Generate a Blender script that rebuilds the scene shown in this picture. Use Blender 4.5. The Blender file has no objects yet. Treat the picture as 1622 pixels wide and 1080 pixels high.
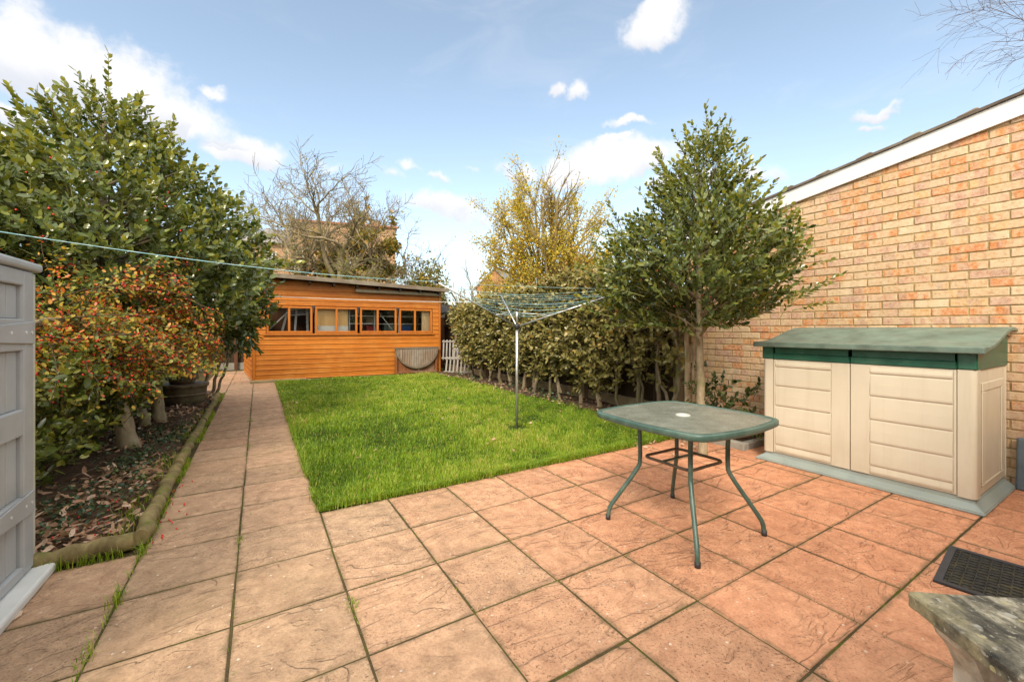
import bpy, bmesh, math, random
import numpy as np
from mathutils import Vector, Matrix
random.seed(7); RS = np.random.RandomState(11)
SC = bpy.context.scene; COL = SC.collection
R = math.radians
# ------------------------------------------------------------------ camera data
F, CX, HY, H = 657.0, 811.0, 522.0, 1.23
YAW = math.atan(402/657)
SA, CA = math.sin(YAW), math.cos(YAW)
def ray(px, py):
    u = (px-CX)/F; w = -(py-HY)/F
    return np.array([SA+u*CA, CA-u*SA, w])
def at_depth(px, py, d): return np.array([0, 0, H]) + ray(px, py)*d
# ------------------------------------------------------------------ object helpers
def tag(o, label=None, cat=None, group=None, kind=None):
    if label: o['label'] = label
    if cat: o['category'] = cat
    if group: o['group'] = group
    if kind: o['kind'] = kind
    return o
def thing(name, label, cat, loc=(0,0,0), rz=0, group=None):
    o = bpy.data.objects.new(name, None); COL.objects.link(o)
    o.empty_display_size = .1
    o.location = loc; o.rotation_euler = (0,0,rz)
    return tag(o, label, cat, group)
def link(name, me, mat, parent=None):
    o = bpy.data.objects.new(name, me); COL.objects.link(o)
    if mat is not None: me.materials.append(mat)
    if parent is not None: o.parent = parent
    return o
def copy_tree(o, parent=None):
    c = o.copy(); COL.objects.link(c)
    if parent is not None: c.parent = parent
    for ch in list(o.children): copy_tree(ch, c)
    return c
class MB:
    """collects boxes, bars, tubes into one mesh"""
    def __init__(self): self.bm = bmesh.new()
    def box(self, x0, x1, y0, y1, z0, z1, bev=0, seg=1, rot=None):
        vs = [self.bm.verts.new(v) for v in ((x0,y0,z0),(x1,y0,z0),(x1,y1,z0),(x0,y1,z0),(x0,y0,z1),(x1,y0,z1),(x1,y1,z1),(x0,y1,z1))]
        if rot is not None:
            for v in vs: v.co = rot @ v.co
        fs = [self.bm.faces.new([vs[i] for i in q]) for q in ((3,2,1,0),(4,5,6,7),(0,1,5,4),(1,2,6,5),(2,3,7,6),(3,0,4,7))]
        if bev > 0:
            es = list({e for f in fs for e in f.edges})
            bmesh.ops.bevel(self.bm, geom=es, offset=bev, segments=seg, affect='EDGES', profile=.5, clamp_overlap=True)
        return self
    def bar(self, p, q, w, t, up=(0,0,1), bev=0):
        p = Vector(p); q = Vector(q); d = q-p; L = d.length; d.normalize()
        s = d.cross(Vector(up)); s = s.normalized() if s.length > 1e-5 else Vector((1,0,0)); n = s.cross(d)
        M = Matrix.Translation(p) @ Matrix((d, s, n)).transposed().to_4x4()
        return self.box(0, L, -w/2, w/2, -t/2, t/2, bev, rot=M)
    def tube(self, pts, rad, k=8, cap=True, closed=False):
        pts = [Vector(p) for p in pts]; n = len(pts)
        rad = [rad]*n if not hasattr(rad, '__len__') else rad
        rings = []; prev = None
        for i, p in enumerate(pts):
            if closed: t = pts[(i+1) % n]-pts[i-1]
            else: t = pts[min(i+1, n-1)]-pts[max(i-1, 0)]
            t.normalize()
            if prev is None:
                a = Vector((0,0,1)) if abs(t.z) < .9 else Vector((1,0,0)); s = t.cross(a).normalized()
            else:
                s = prev - t*prev.dot(t); s = s.normalized() if s.length > 1e-6 else t.orthogonal().normalized()
            prev = s; b = t.cross(s)
            rings.append([self.bm.verts.new(p + (s*math.cos(2*math.pi*j/k)+b*math.sin(2*math.pi*j/k))*rad[i]) for j in range(k)])
        m = n if closed else n-1
        for i in range(m):
            A, B = rings[i], rings[(i+1) % n]
            for j in range(k): self.bm.faces.new((A[j], A[(j+1) % k], B[(j+1) % k], B[j])).smooth = True
        if cap and not closed:
            self.bm.faces.new(rings[0][::-1]); self.bm.faces.new(rings[-1])
        return self
    def lathe(self, prof, k=28, c=(0,0,0)):
        rings = [[self.bm.verts.new((c[0]+r*math.cos(2*math.pi*j/k), c[1]+r*math.sin(2*math.pi*j/k), c[2]+z)) for j in range(k)] for r, z in prof]
        for A, B in zip(rings, rings[1:]):
            for j in range(k): self.bm.faces.new((A[j], A[(j+1) % k], B[(j+1) % k], B[j])).smooth = True
        self.bm.faces.new(rings[0][::-1]); self.bm.faces.new(rings[-1]); return self
    def prism(self, poly, axis, a0, a1, bev=0):
        """poly: 2-D outline; axis 0/1/2 extruded from a0 to a1"""
        def mk(p, a):
            l = list(p); l.insert(axis, a); return self.bm.verts.new(l)
        A = [mk(p, a0) for p in poly]; B = [mk(p, a1) for p in poly]; n = len(poly)
        fs = [self.bm.faces.new(A), self.bm.faces.new(B[::-1])]
        for i in range(n): fs.append(self.bm.faces.new((A[i], B[i], B[(i+1) % n], A[(i+1) % n])))
        bmesh.ops.recalc_face_normals(self.bm, faces=fs)
        if bev: bmesh.ops.bevel(self.bm, geom=list({e for f in fs for e in f.edges}), offset=bev, segments=1, affect='EDGES', clamp_overlap=True)
        return self
    def build(self, name, mat, parent=None, label=None):
        bmesh.ops.recalc_face_normals(self.bm, faces=self.bm.faces[:])
        me = bpy.data.meshes.new(name); self.bm.to_mesh(me); self.bm.free()
        o = link(name, me, mat, parent)
        if label: o['label'] = label
        return o
def np_mesh(name, V, Fc, attrs=None, smooth=False):
    """V (n,3), Fc (m,k)"""
    me = bpy.data.meshes.new(name); n = len(V); m, k = Fc.shape
    me.vertices.add(n); me.vertices.foreach_set('co', np.ascontiguousarray(V, dtype=np.float32).ravel())
    me.loops.add(m*k); me.loops.foreach_set('vertex_index', np.ascontiguousarray(Fc, dtype=np.int32).ravel())
    me.polygons.add(m); me.polygons.foreach_set('loop_start', np.arange(0, m*k, k, dtype=np.int32))
    me.polygons.foreach_set('use_smooth', np.full(m, bool(smooth)))
    for an, av in (attrs or {}).items():
        a = me.attributes.new(an, 'FLOAT', 'POINT'); a.data.foreach_set('value', np.ascontiguousarray(av, dtype=np.float32))
    me.update(calc_edges=True); return me
def nrm(a): return a/np.maximum(np.linalg.norm(a, axis=-1, keepdims=True), 1e-9)
# ------------------------------------------------------------------ leaves
T_OVAL = np.array([(0,0,0),(.28,-.8,.0),(.68,-.8,.0),(1,0,0),(.68,.8,0),(.28,.8,0),(.3,0,-.22),(.68,0,-.2)])
F_OVAL = np.array([(0,1,6),(1,2,7),(1,7,6),(2,3,7),(0,6,5),(6,7,5),(7,4,5),(7,3,4)])
T_DIA = np.array([(0,0,0),(.45,-1,.15),(1,0,0),(.45,1,.15)])
F_DIA = np.array([(0,1,2),(0,2,3)])
def leaves(name, pos, d, n, L, W, tint, mat, parent=None, shape='oval', curl=.12):
    T, Fc = (T_OVAL, F_OVAL) if shape == 'oval' else (T_DIA, F_DIA)
    N = len(pos); d = nrm(d); s = nrm(np.cross(d, n)); n = np.cross(s, d)
    a, b, h = T[:,0], T[:,1], T[:,2]
    hh = h[None,:]*W[:,None] - curl*(a**2)[None,:]*L[:,None]
    V = pos[:,None,:] + d[:,None,:]*(a[None,:]*L[:,None])[...,None] + s[:,None,:]*(b[None,:]*W[:,None])[...,None] + n[:,None,:]*hh[...,None]
    k = len(T)
    FF = (Fc[None]+(np.arange(N)*k)[:,None,None]).reshape(-1, 3)
    me = np_mesh(name, V.reshape(-1,3), FF, {'tint': np.repeat(tint, k)}, smooth=(shape == 'oval'))
    return link(name, me, mat, parent)
def sprigs(cent, axis, m, slen, spread=.9, rs=RS):
    """cent (N,3) base of shoots, axis (N,3); m leaves each -> pos, dir, normal, along, sprig index"""
    N = len(cent); axis = nrm(axis)
    ref = nrm(rs.normal(size=(N,3))); s = nrm(np.cross(axis, ref)); b = np.cross(axis, s)
    t = (np.arange(m)+.5)/m
    ang = np.arange(m)*2.4 + rs.uniform(0, 6.28, (N,1)); ang = ang + rs.normal(0, .3, (N,m))
    al = np.repeat(t[None], N, 0)
    pos = cent[:,None]+axis[:,None]*(al*slen[:,None])[...,None]
    out = s[:,None]*np.cos(ang)[...,None]+b[:,None]*np.sin(ang)[...,None]
    sp = (spread*(1.15-al*.7))[...,None]
    d = nrm(axis[:,None]+out*sp+rs.normal(0, .15, (N,m,3)))
    nn = nrm(axis[:,None]*1.0-out*.55+np.array([0,0,.5])+rs.normal(0, .25, (N,m,3)))
    return pos.reshape(-1,3), d.reshape(-1,3), nn.reshape(-1,3), al.reshape(-1), np.repeat(np.arange(N), m)
class SinNoise:
    def __init__(self, seed, freq, n=10):
        r = np.random.RandomState(seed); self.k = r.normal(size=(n,3))*freq; self.p = r.uniform(0, 6.28, n)
    def __call__(self, P): return np.sin(P@self.k.T+self.p).sum(-1)/math.sqrt(len(self.p)/2)/1.6
def tubes(name, lines, mat, parent=None, k=5):
    """lines: list of (pts(n,3), radii(n)) -> one mesh"""
    VV, FF, off = [], [], 0
    ang = np.arange(k)*2*math.pi/k; ca, sa = np.cos(ang), np.sin(ang)
    for P, r in lines:
        P = np.asarray(P, float); r = np.asarray(r, float); n = len(P)
        t = nrm(np.gradient(P, axis=0)); m = nrm(t.mean(0)[None])[0]
        ref = np.array([0,0,1.]) if abs(m[2]) < .85 else np.array([1.,0,0])
        s = nrm(np.cross(t, ref)); b = np.cross(t, s)
        V = P[:,None]+(s[:,None]*ca[None,:,None]+b[:,None]*sa[None,:,None])*r[:,None,None]
        VV.append(V.reshape(-1,3))
        i = np.arange(n-1)[:,None]*k; j = np.arange(k)[None]
        FF.append(np.stack([i+j, i+(j+1) % k, i+k+(j+1) % k, i+k+j], -1).reshape(-1,4)+off); off += n*k
    return link(name, np_mesh(name, np.concatenate(VV), np.concatenate(FF), smooth=True), mat, parent)
def grow(out, p, d, L, r, lev, maxlev, rs, up=.15, wob=.18, kids=(5,7), ratio=.62, ang=.75, tips=None, seg=7, droop=0):
    n = seg if lev < maxlev else 4
    P = [np.array(p, float)]; d = nrm(np.array(d, float)[None])[0]; D = [d]
    for i in range(n):
        d = nrm((d + rs.normal(0, wob, 3) + np.array([0,0,up-droop*lev]))[None])[0]
        P.append(P[-1]+d*L/n); D.append(d)
    rad = np.linspace(r, r*(.5 if lev < maxlev else .4), n+1)
    out.append((np.array(P), rad))
    if tips is not None and lev >= maxlev-1:
        for i in range(1, n+1): tips.append((P[i], D[i]))
    if lev < maxlev:
        nk = rs.randint(kids[0], kids[1]+1)
        for c in range(nk):
            f = rs.uniform(.25, 1) if c else 1.0
            i = min(n, max(1, int(round(f*n))))
            v = rs.normal(size=3); v -= D[i]*v.dot(D[i]); v = nrm(v[None])[0]
            a = rs.uniform(.6, 1.2)*ang
            grow(out, P[i], D[i]*math.cos(a)+v*math.sin(a), L*ratio*rs.uniform(.7, 1.2), max(rad[i]*.62, .0025), lev+1, maxlev, rs, up, wob, kids, ratio, ang, tips, seg, droop)
# ------------------------------------------------------------------ materials
class NT:
    def __init__(self, name):
        self.m = bpy.data.materials.new(name); self.m.use_nodes = True
        self.t = self.m.node_tree; self.t.nodes.clear()
        self.out = self.t.nodes.new('ShaderNodeOutputMaterial')
    def n(self, typ, ins=None, **kw):
        nd = self.t.nodes.new('ShaderNode'+typ)
        for k, v in kw.items(): setattr(nd, k, v)
        for k, v in (ins or {}).items(): self.set(nd, k, v)
        return nd
    def set(self, nd, k, v):
        s = nd.inputs[k]
        if isinstance(v, bpy.types.NodeSocket): self.t.links.new(v, s)
        elif isinstance(v, bpy.types.Node): self.t.links.new(v.outputs[0], s)
        else:
            if hasattr(s.default_value, '__len__') and not isinstance(v, str) and len(v) == 3 and len(s.default_value) == 4: v = (*v, 1)
            s.default_value = v
    def math(self, op, a, b=None, c=None, clamp=False):
        nd = self.n('Math', operation=op, use_clamp=clamp); self.set(nd, 0, a)
        if b is not None: self.set(nd, 1, b)
        if c is not None: self.set(nd, 2, c)
        return nd.outputs[0]
    def mix(self, f, a, b, blend='MIX'):
        nd = self.n('Mix', data_type='RGBA', blend_type=blend)
        self.set(nd, 0, f); self.set(nd, 6, a); self.set(nd, 7, b); return nd.outputs[2]
    def ramp(self, f, stops, interp='LINEAR'):
        nd = self.n('ValToRGB', {'Fac': f}); nd.color_ramp.interpolation = interp
        e = nd.color_ramp.elements
        while len(e) < len(stops): e.new(.5)
        for el, (p, c) in zip(e, stops):
            el.position = p; el.color = (*c, 1) if hasattr(c, '__len__') else (c, c, c, 1)
        return nd.outputs[0]
    def noise(self, scale, detail=4, vec=None, rough=.55, dist=0):
        i = {'Scale': scale, 'Detail': detail, 'Roughness': rough, 'Distortion': dist}
        if vec is not None: i['Vector'] = vec
        return self.n('TexNoise', i).outputs['Fac']
    def obj(self, scale=None, rot=None, loc=None):
        v = self.n('TexCoord').outputs['Object']
        if scale or rot or loc:
            i = {'Vector': v}
            if scale: i['Scale'] = scale
            if rot: i['Rotation'] = rot
            if loc: i['Location'] = loc
            v = self.n('Mapping', i).outputs[0]
        return v
    def attr(self, nm): return self.n('Attribute', attribute_name=nm).outputs['Fac']
    def bump(self, h, strength=.5, dist=.01):
        return self.n('Bump', {'Height': h, 'Strength': strength, 'Distance': dist}).outputs[0]
    def bsdf(self, col, rough=.6, normal=None, spec=.5, metal=0, **kw):
        i = {'Base Color': col, 'Roughness': rough, 'Specular IOR Level': spec, 'Metallic': metal}
        if normal is not None: i['Normal'] = normal
        i.update(kw); return self.n('BsdfPrincipled', i).outputs[0]
    def done(self, sh):
        self.t.links.new(sh, self.out.inputs['Surface']); return self.m
def leaf_mat(name, stops, rough=.35, trans=.25, back=None, spec=.5, hue=.25):
    t = NT(name); tint = t.attr('tint'); c = t.ramp(tint, stops)
    rnd = t.n('NewGeometry').outputs['Random Per Island']
    c = t.mix(t.math('MULTIPLY', rnd, hue), c, t.mix(.5, c, (.03,.035,.01)))
    if back:
        bf = t.n('NewGeometry').outputs['Backfacing']; c = t.mix(bf, c, t.mix(.6, c, back))
    p = t.bsdf(c, rough, spec=spec)
    tr = t.n('BsdfTranslucent', {'Color': t.mix(1.0, c, (1.35,1.25,.6), 'MULTIPLY')}).outputs[0]
    return t.done(t.n('MixShader', {0: trans, 1: p, 2: tr}).outputs[0])
def plain(name, col, rough=.5, var=.15, scale=6, metal=0, spec=.5, bump=0, bscale=40, dirt=None, dirt_amt=.4, dscale=3):
    t = NT(name); o = t.obj()
    n = t.noise(scale, 4, o)
    dk = tuple(c*(1-var*1.6) for c in col); lt = tuple(min(1, c*(1+var)) for c in col)
    c = t.ramp(n, [(.3, dk), (.7, lt)])
    if dirt:
        d = t.ramp(t.noise(dscale, 6, o, .65), [(.48, 0), (.68, 1)]); c = t.mix(t.math('MULTIPLY', d, dirt_amt), c, dirt)
    nm = t.bump(t.noise(bscale, 3, o), bump, .004) if bump else None
    rg = t.math('ADD', rough-.08, t.math('MULTIPLY', n, .16))
    return t.done(t.bsdf(c, rg, nm, spec, metal))
def bark(name, c0, c1, c2=None, scale=14, moss=None):
    t = NT(name); o = t.obj((1,1,.35))
    n = t.noise(scale, 6, o, .65); c = t.ramp(n, [(.3, c0), (.62, c1)])
    if c2: c = t.mix(t.ramp(t.noise(scale*.5, 4, t.obj()), [(.5, 0), (.62, 1)]), c, c2)
    if moss: c = t.mix(t.ramp(t.noise(5, 5, t.obj()), [(.5, 0), (.65, .8)]), c, moss)
    return t.done(t.bsdf(c, .85, t.bump(n, .6, .01), .2))
def wood(name, c0, c1, axis=0, grain=9, rough=.55, grey=None, spec=.4):
    """boards with grain along axis"""
    t = NT(name); sc = [grain*3]*3; sc[axis] = grain*.18
    o = t.obj(tuple(sc)); n = t.noise(1, 5, o, .6, .6)
    rnd = t.n('NewGeometry').outputs['Random Per Island']
    c = t.ramp(n, [(.25, c0), (.7, c1)])
    c = t.mix(t.math('MULTIPLY', rnd, .35), c, t.mix(1, c, (.62,.55,.5), 'MULTIPLY'))
    if grey: c = t.mix(t.ramp(t.noise(2.2, 6, t.obj(), .7), [(.45, 0), (.7, .75)]), c, grey)
    return t.done(t.bsdf(c, rough, t.bump(n, .35, .003), spec))
M = {}
# ------------------------------------------------------------------ world, sun, camera
SUN_AZ, SUN_EL = R(222), R(40)
def world():
    w = bpy.data.worlds.new('World'); SC.world = w; w.use_nodes = True
    t = NT.__new__(NT); t.t = w.node_tree; t.t.nodes.clear()
    out = t.t.nodes.new('ShaderNodeOutputWorld')
    sky = t.n('TexSky', sky_type='NISHITA', sun_disc=False, sun_elevation=SUN_EL, sun_rotation=SUN_AZ, air_density=1.0, dust_density=1.6, ozone_density=1.5, altitude=50)
    skc = t.n('HueSaturation', {'Hue': .488, 'Saturation': SKY_SAT, 'Value': SKY_VAL, 'Color': sky.outputs[0]}).outputs[0]
    d = t.n('TexCoord').outputs['Generated']
    nz = t.n('TexNoise', {'Vector': d, 'Scale': 5.0, 'Detail': 7, 'Roughness': .58, 'Distortion': .3})
    wob = t.n('VectorMath', {0: nz.outputs['Color'], 1: (.5,.5,.5)}, operation='SUBTRACT').outputs[0]
    wob = t.n('VectorMath', {0: wob, 'Scale': .16}, operation='SCALE').outputs[0]
    dd = t.n('VectorMath', {0: d, 1: wob}, operation='ADD').outputs[0]
    Fm = None; Vm = None
    clouds = [(10,100,190,85,1),(172,138,145,72,1),(268,180,100,42,1),(30,205,90,24,.8),(398,240,64,30,1),(335,146,26,12,.6),
              (1045,48,56,36,1.1),(915,147,28,17,.9),(872,148,18,13,.8),(998,199,40,10,.8),(977,227,32,10,.8),
              (975,262,120,36,1.15),(820,266,44,15,.7),(700,336,80,25,1),(1395,166,34,9,.75),(1385,186,14,8,.7),
              (695,291,22,9,.55),(655,276,24,9,.5),(745,272,20,7,.4),(620,290,30,12,.45),(530,270,30,12,.4),(1190,285,60,20,.7),(1085,300,90,20,.6)]
    for (px, py, rx, ry, amp) in clouds:
        c = ray(px, py); c = c/np.linalg.norm(c)
        t1 = np.array([c[1], -c[0], 0]); t1 /= np.linalg.norm(t1); t2 = np.cross(t1, c)
        k = np.linalg.norm(ray(px, py)); kx = F*k; 
        A = tuple(t1*kx/rx); B = tuple(t2*kx/ry)
        u = t.n('VectorMath', {0: dd, 1: A}, operation='DOT_PRODUCT').outputs['Value']
        v = t.n('VectorMath', {0: dd, 1: B}, operation='DOT_PRODUCT').outputs['Value']
        w_ = t.n('VectorMath', {0: d, 1: tuple(c)}, operation='DOT_PRODUCT').outputs['Value']
        g = t.math('GREATER_THAN', w_, .5)
        # flat cloud bases: below centre the ellipse is squashed
        v2 = t.math('MULTIPLY', v, t.math('ADD', 1.0, t.math('MULTIPLY', t.math('LESS_THAN', v, 0), .45)))
        q = t.math('SQRT', t.math('ADD', t.math('MULTIPLY', u, u), t.math('MULTIPLY', v2, v2)))
        f = t.math('MULTIPLY', t.math('MULTIPLY', t.math('SUBTRACT', 1.25, q), g), amp)
        vv = t.math('MULTIPLY', t.math('MULTIPLY', v, g), t.math('GREATER_THAN', f, 0))
        if Fm is None: Fm, Vm = f, vv
        else: Fm = t.math('MAXIMUM', Fm, f); Vm = t.math('ADD', Vm, vv)
    fine = t.n('TexNoise', {'Vector': d, 'Scale': 17, 'Detail': 8, 'Roughness': .62}).outputs['Fac']
    Fn = t.math('ADD', Fm, t.math('MULTIPLY', t.math('SUBTRACT', fine, .52), 1.7))
    mask = t.n('MapRange', {'Value': Fn, 'From Min': -.02, 'From Max': .72}, interpolation_type='SMOOTHSTEP').outputs[0]
    mask = t.math('MULTIPLY', mask, t.n('MapRange', {'Value': Fm, 'From Min': .0, 'From Max': .4}, interpolation_type='SMOOTHSTEP').outputs[0])
    mask = t.math('MULTIPLY', mask, .95)
    sh = t.n('MapRange', {'Value': t.math('ADD', Vm, t.math('MULTIPLY', t.math('SUBTRACT', nz.outputs['Fac'], .5), 4.0)), 'From Min': -1.0, 'From Max': .5}, interpolation_type='SMOOTHSTEP').outputs[0]
    cc = t.mix(sh, (.78*CLOUD,.80*CLOUD,.86*CLOUD), (1.0*CLOUD,.99*CLOUD,.99*CLOUD))
    col = t.mix(mask, skc, cc)
    wisp = t.n('TexNoise', {'Vector': t.n('Mapping', {'Vector': d, 'Scale': (2.2,2.2,7), 'Rotation': (.25,.1,.5)}).outputs[0], 'Scale': 1.6, 'Detail': 7, 'Roughness': .6, 'Distortion': .8}).outputs['Fac']
    wisp = t.math('MULTIPLY', t.n('MapRange', {'Value': wisp, 'From Min': .5, 'From Max': .78}, interpolation_type='SMOOTHSTEP').outputs[0], .14)
    col = t.mix(t.math('MULTIPLY', wisp, t.math('SUBTRACT', 1.0, mask)), col, (.95*CLOUD,.96*CLOUD,.98*CLOUD))
    # unseen cloud behind and above the camera, added as white fill light
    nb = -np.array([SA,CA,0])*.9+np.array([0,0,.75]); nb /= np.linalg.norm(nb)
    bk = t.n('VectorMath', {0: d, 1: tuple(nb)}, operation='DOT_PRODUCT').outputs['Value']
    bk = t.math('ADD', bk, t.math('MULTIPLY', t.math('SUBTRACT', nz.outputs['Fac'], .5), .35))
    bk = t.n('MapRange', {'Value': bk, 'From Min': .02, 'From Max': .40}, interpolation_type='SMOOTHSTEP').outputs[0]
    col = t.mix(bk, col, (FILL_SKY,FILL_SKY*.96,FILL_SKY*.88))
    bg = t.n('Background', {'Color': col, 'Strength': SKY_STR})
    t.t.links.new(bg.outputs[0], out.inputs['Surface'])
    w.cycles.sampling_method = 'MANUAL'; w.cycles.sample_map_resolution = 512
SKY_STR, SKY_SAT, SKY_VAL, CLOUD, FILL_SKY = .13, .76, .76, 2.85, 6.0
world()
sl = bpy.data.lights.new('sun', 'SUN'); sl.energy = 1.45; sl.angle = R(18); sl.color = (1, .89, .73)
so = bpy.data.objects.new('sun', sl); COL.objects.link(so)
sd = Vector((math.sin(SUN_AZ)*math.cos(SUN_EL), math.cos(SUN_AZ)*math.cos(SUN_EL), math.sin(SUN_EL)))
so.rotation_euler = sd.to_track_quat('Z', 'Y').to_euler(); so.location = sd*30
cam = bpy.data.cameras.new('camera'); co = bpy.data.objects.new('camera', cam); COL.objects.link(co); SC.camera = co
cam.sensor_width = 36; cam.lens = F/1622*36; cam.shift_y = -(540-HY)/1622; cam.clip_start = .05; cam.clip_end = 2000
co.location = (0, 0, H); co.rotation_euler = (R(90), 0, -YAW)
vs = SC.view_settings; vs.view_transform = 'Standard'; vs.look = 'None'; vs.exposure = 1.54; vs.gamma = 1
SC.cycles.max_bounces = 8; SC.cycles.transparent_max_bounces = 12; SC.cycles.use_denoising = True; SC.cycles.denoiser = 'OPENIMAGEDENOISE'; SC.cycles.denoising_prefilter = 'NONE'; SC.cycles.denoising_input_passes = 'RGB_ALBEDO_NORMAL'; SC.cycles.use_adaptive_sampling = False; SC.cycles.sample_clamp_indirect = 4
# ------------------------------------------------------------------ shared materials
def cream():
    t = NT('cream_plastic'); o = t.obj()
    c = t.ramp(t.noise(3, 4, o), [(.3, (.585,.53,.41)), (.7, (.64,.585,.465))])
    st = t.noise(1, 5, t.obj((9,16,1.1)), .65, .3); c = t.mix(t.ramp(st, [(.5, 0), (.72, .22)]), c, (.40,.33,.22))
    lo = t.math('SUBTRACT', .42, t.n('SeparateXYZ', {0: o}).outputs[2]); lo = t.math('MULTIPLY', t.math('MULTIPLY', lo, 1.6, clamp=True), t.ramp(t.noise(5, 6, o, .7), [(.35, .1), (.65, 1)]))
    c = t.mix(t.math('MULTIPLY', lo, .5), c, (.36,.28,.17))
    sc = t.noise(40, 3, t.obj((1,2.5,.3)), .7); c = t.mix(t.ramp(sc, [(.66, 0), (.72, .25)]), c, (.70,.65,.56))
    return t.done(t.bsdf(c, t.math('ADD', .36, t.math('MULTIPLY', st, .2)), t.bump(t.noise(260, 2, o), .18, .001), .45))
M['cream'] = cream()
M['green_lid'] = plain('weathered_green_plastic', (.125,.185,.15), .5, .22, 7, bump=.25, bscale=90, dirt=(.23,.27,.22), dirt_amt=.4, dscale=6)
M['green_band'] = plain('green_plastic', (.012,.105,.062), .38, .2, 6, dirt=(.10,.17,.13), dirt_amt=.4)
M['base_grey'] = plain('pale_grey_green_plastic', (.30,.35,.33), .5, .12, 6, dirt=(.2,.2,.13), dirt_amt=.4)
M['store_grey'] = plain('grey_plastic', (.40,.42,.435), .45, .06, 5, dirt=(.25,.24,.2), dirt_amt=.25)
M['store_edge'] = plain('pale_plastic_edge', (.55,.55,.48), .5, .1, 6, dirt=(.35,.37,.1), dirt_amt=.6, dscale=7)
M['white_pl'] = plain('white_plastic', (.68,.69,.68), .4, .05, 4, dirt=(.4,.4,.34), dirt_amt=.35)
M['table_metal'] = plain('green_painted_metal', (.06,.115,.095), .38, .2, 12, spec=.5, bump=.1, bscale=150, dirt=(.12,.15,.12), dirt_amt=.5, dscale=12)
M['rust'] = plain('worn_brown_metal', (.13,.09,.06), .6, .3, 14, dirt=(.05,.08,.06), dirt_amt=.7, dscale=14)
M['alu'] = plain('aluminium_tube', (.56,.56,.55), .35, .12, 20, metal=.75, bump=.1, bscale=90)
M['dark_pl'] = plain('dark_plastic', (.035,.035,.04), .5, .2, 10)
M['cord'] = plain('teal_cord', (.24,.50,.54), .55, .3, 9, dirt=(.6,.66,.66), dirt_amt=.7, dscale=30)
M['cord_white'] = plain('white_cord', (.62,.66,.66), .55, .1, 9)
M['concrete'] = plain('concrete', (.30,.28,.24), .9, .2, 6, spec=.2, bump=.6, bscale=60, dirt=(.12,.13,.06), dirt_amt=.5)
M['gravel_board'] = plain('gravel_board', (.36,.27,.16), .9, .25, 6, spec=.2, bump=.6, bscale=40, dirt=(.12,.14,.04), dirt_amt=.6)
M['fence_dark'] = wood('dark_fence_boards', (.028,.018,.012), (.075,.048,.032), 2, 10, .8, spec=.2)
M['fence_brown'] = wood('brown_fence_boards', (.10,.045,.025), (.19,.085,.045), 2, 10, .75, spec=.2)
M['post'] = wood('fence_post_wood', (.22,.15,.09), (.38,.28,.17), 2, 9, .8, spec=.2)
M['picket'] = wood('weathered_picket_wood', (.20,.17,.12), (.36,.31,.22), 2, 12, .8, spec=.2)
M['white_slat'] = wood('white_weathered_slats', (.24,.22,.20), (.42,.39,.36), 2, 14, .7, grey=(.20,.165,.13), spec=.3)
M['shed'] = wood('orange_stained_boards', (.32,.085,.007), (.56,.185,.016), 0, 9, .5, grey=(.50,.20,.035), spec=.35)
M['shed_side'] = wood('orange_stained_boards_side', (.36,.10,.008), (.56,.185,.016), 1, 7, .5, spec=.35)
M['shed_trim'] = wood('orange_stained_trim', (.36,.10,.010), (.50,.165,.018), 2, 7, .5, spec=.35)
M['fascia'] = wood('grey_brown_fascia', (.10,.075,.05), (.24,.19,.14), 0, 9, .8, grey=(.26,.24,.19), spec=.2)
M['felt'] = plain('roof_felt', (.045,.04,.035), .95, .3, 12, spec=.1, bump=.6, bscale=120)
M['table_wood'] = wood('grey_weathered_teak', (.15,.09,.055), (.36,.28,.21), 2, 10, .75, grey=(.34,.31,.27), spec=.2)
M['table_frame_wood'] = wood('brown_teak', (.16,.055,.022), (.30,.12,.05), 2, 10, .7, grey=(.30,.24,.18), spec=.2)
def glass_pane():
    t = NT('window_glass')
    fr = t.n('Fresnel', {'IOR': 1.5}).outputs[0]
    g = t.n('BsdfGlossy', {'Color': (1,1,1), 'Roughness': .02}).outputs[0]
    tr = t.n('BsdfTransparent', {'Color': (.97,.98,.97)}).outputs[0]
    return t.done(t.n('MixShader', {0: t.math('MULTIPLY', fr, .8), 1: tr, 2: g}).outputs[0])
M['pane'] = glass_pane()
# ------------------------------------------------------------------ ground and paving
def soil_mat():
    t = NT('soil'); o = t.obj(); n = t.noise(9, 8, o, .7); n2 = t.noise(60, 4, o)
    c = t.ramp(n, [(.3, (.036,.024,.015)), (.55, (.095,.062,.04)), (.72, (.17,.115,.07))])
    c = t.mix(t.ramp(n2, [(.55, 0), (.7, .6)]), c, (.13,.085,.05))
    return t.done(t.bsdf(c, .95, t.bump(t.math('ADD', n, t.math('MULTIPLY', n2, .5)), 1, .03), .15))
M['soil'] = soil_mat()
def lawn_mat():
    t = NT('lawn_soil'); o = t.obj(); n = t.noise(14, 6, o, .7)
    return t.done(t.bsdf(t.ramp(n, [(.3, (.02,.035,.006)), (.7, (.05,.08,.012))]), .95, None, .1))
M['lawn'] = lawn_mat()
def far_mat():
    t = NT('far_ground'); n = t.noise(.2, 6, t.obj(), .6)
    return t.done(t.bsdf(t.ramp(n, [(.35, (.05,.07,.02)), (.65, (.10,.10,.05))]), .95, None, .1))
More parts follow.
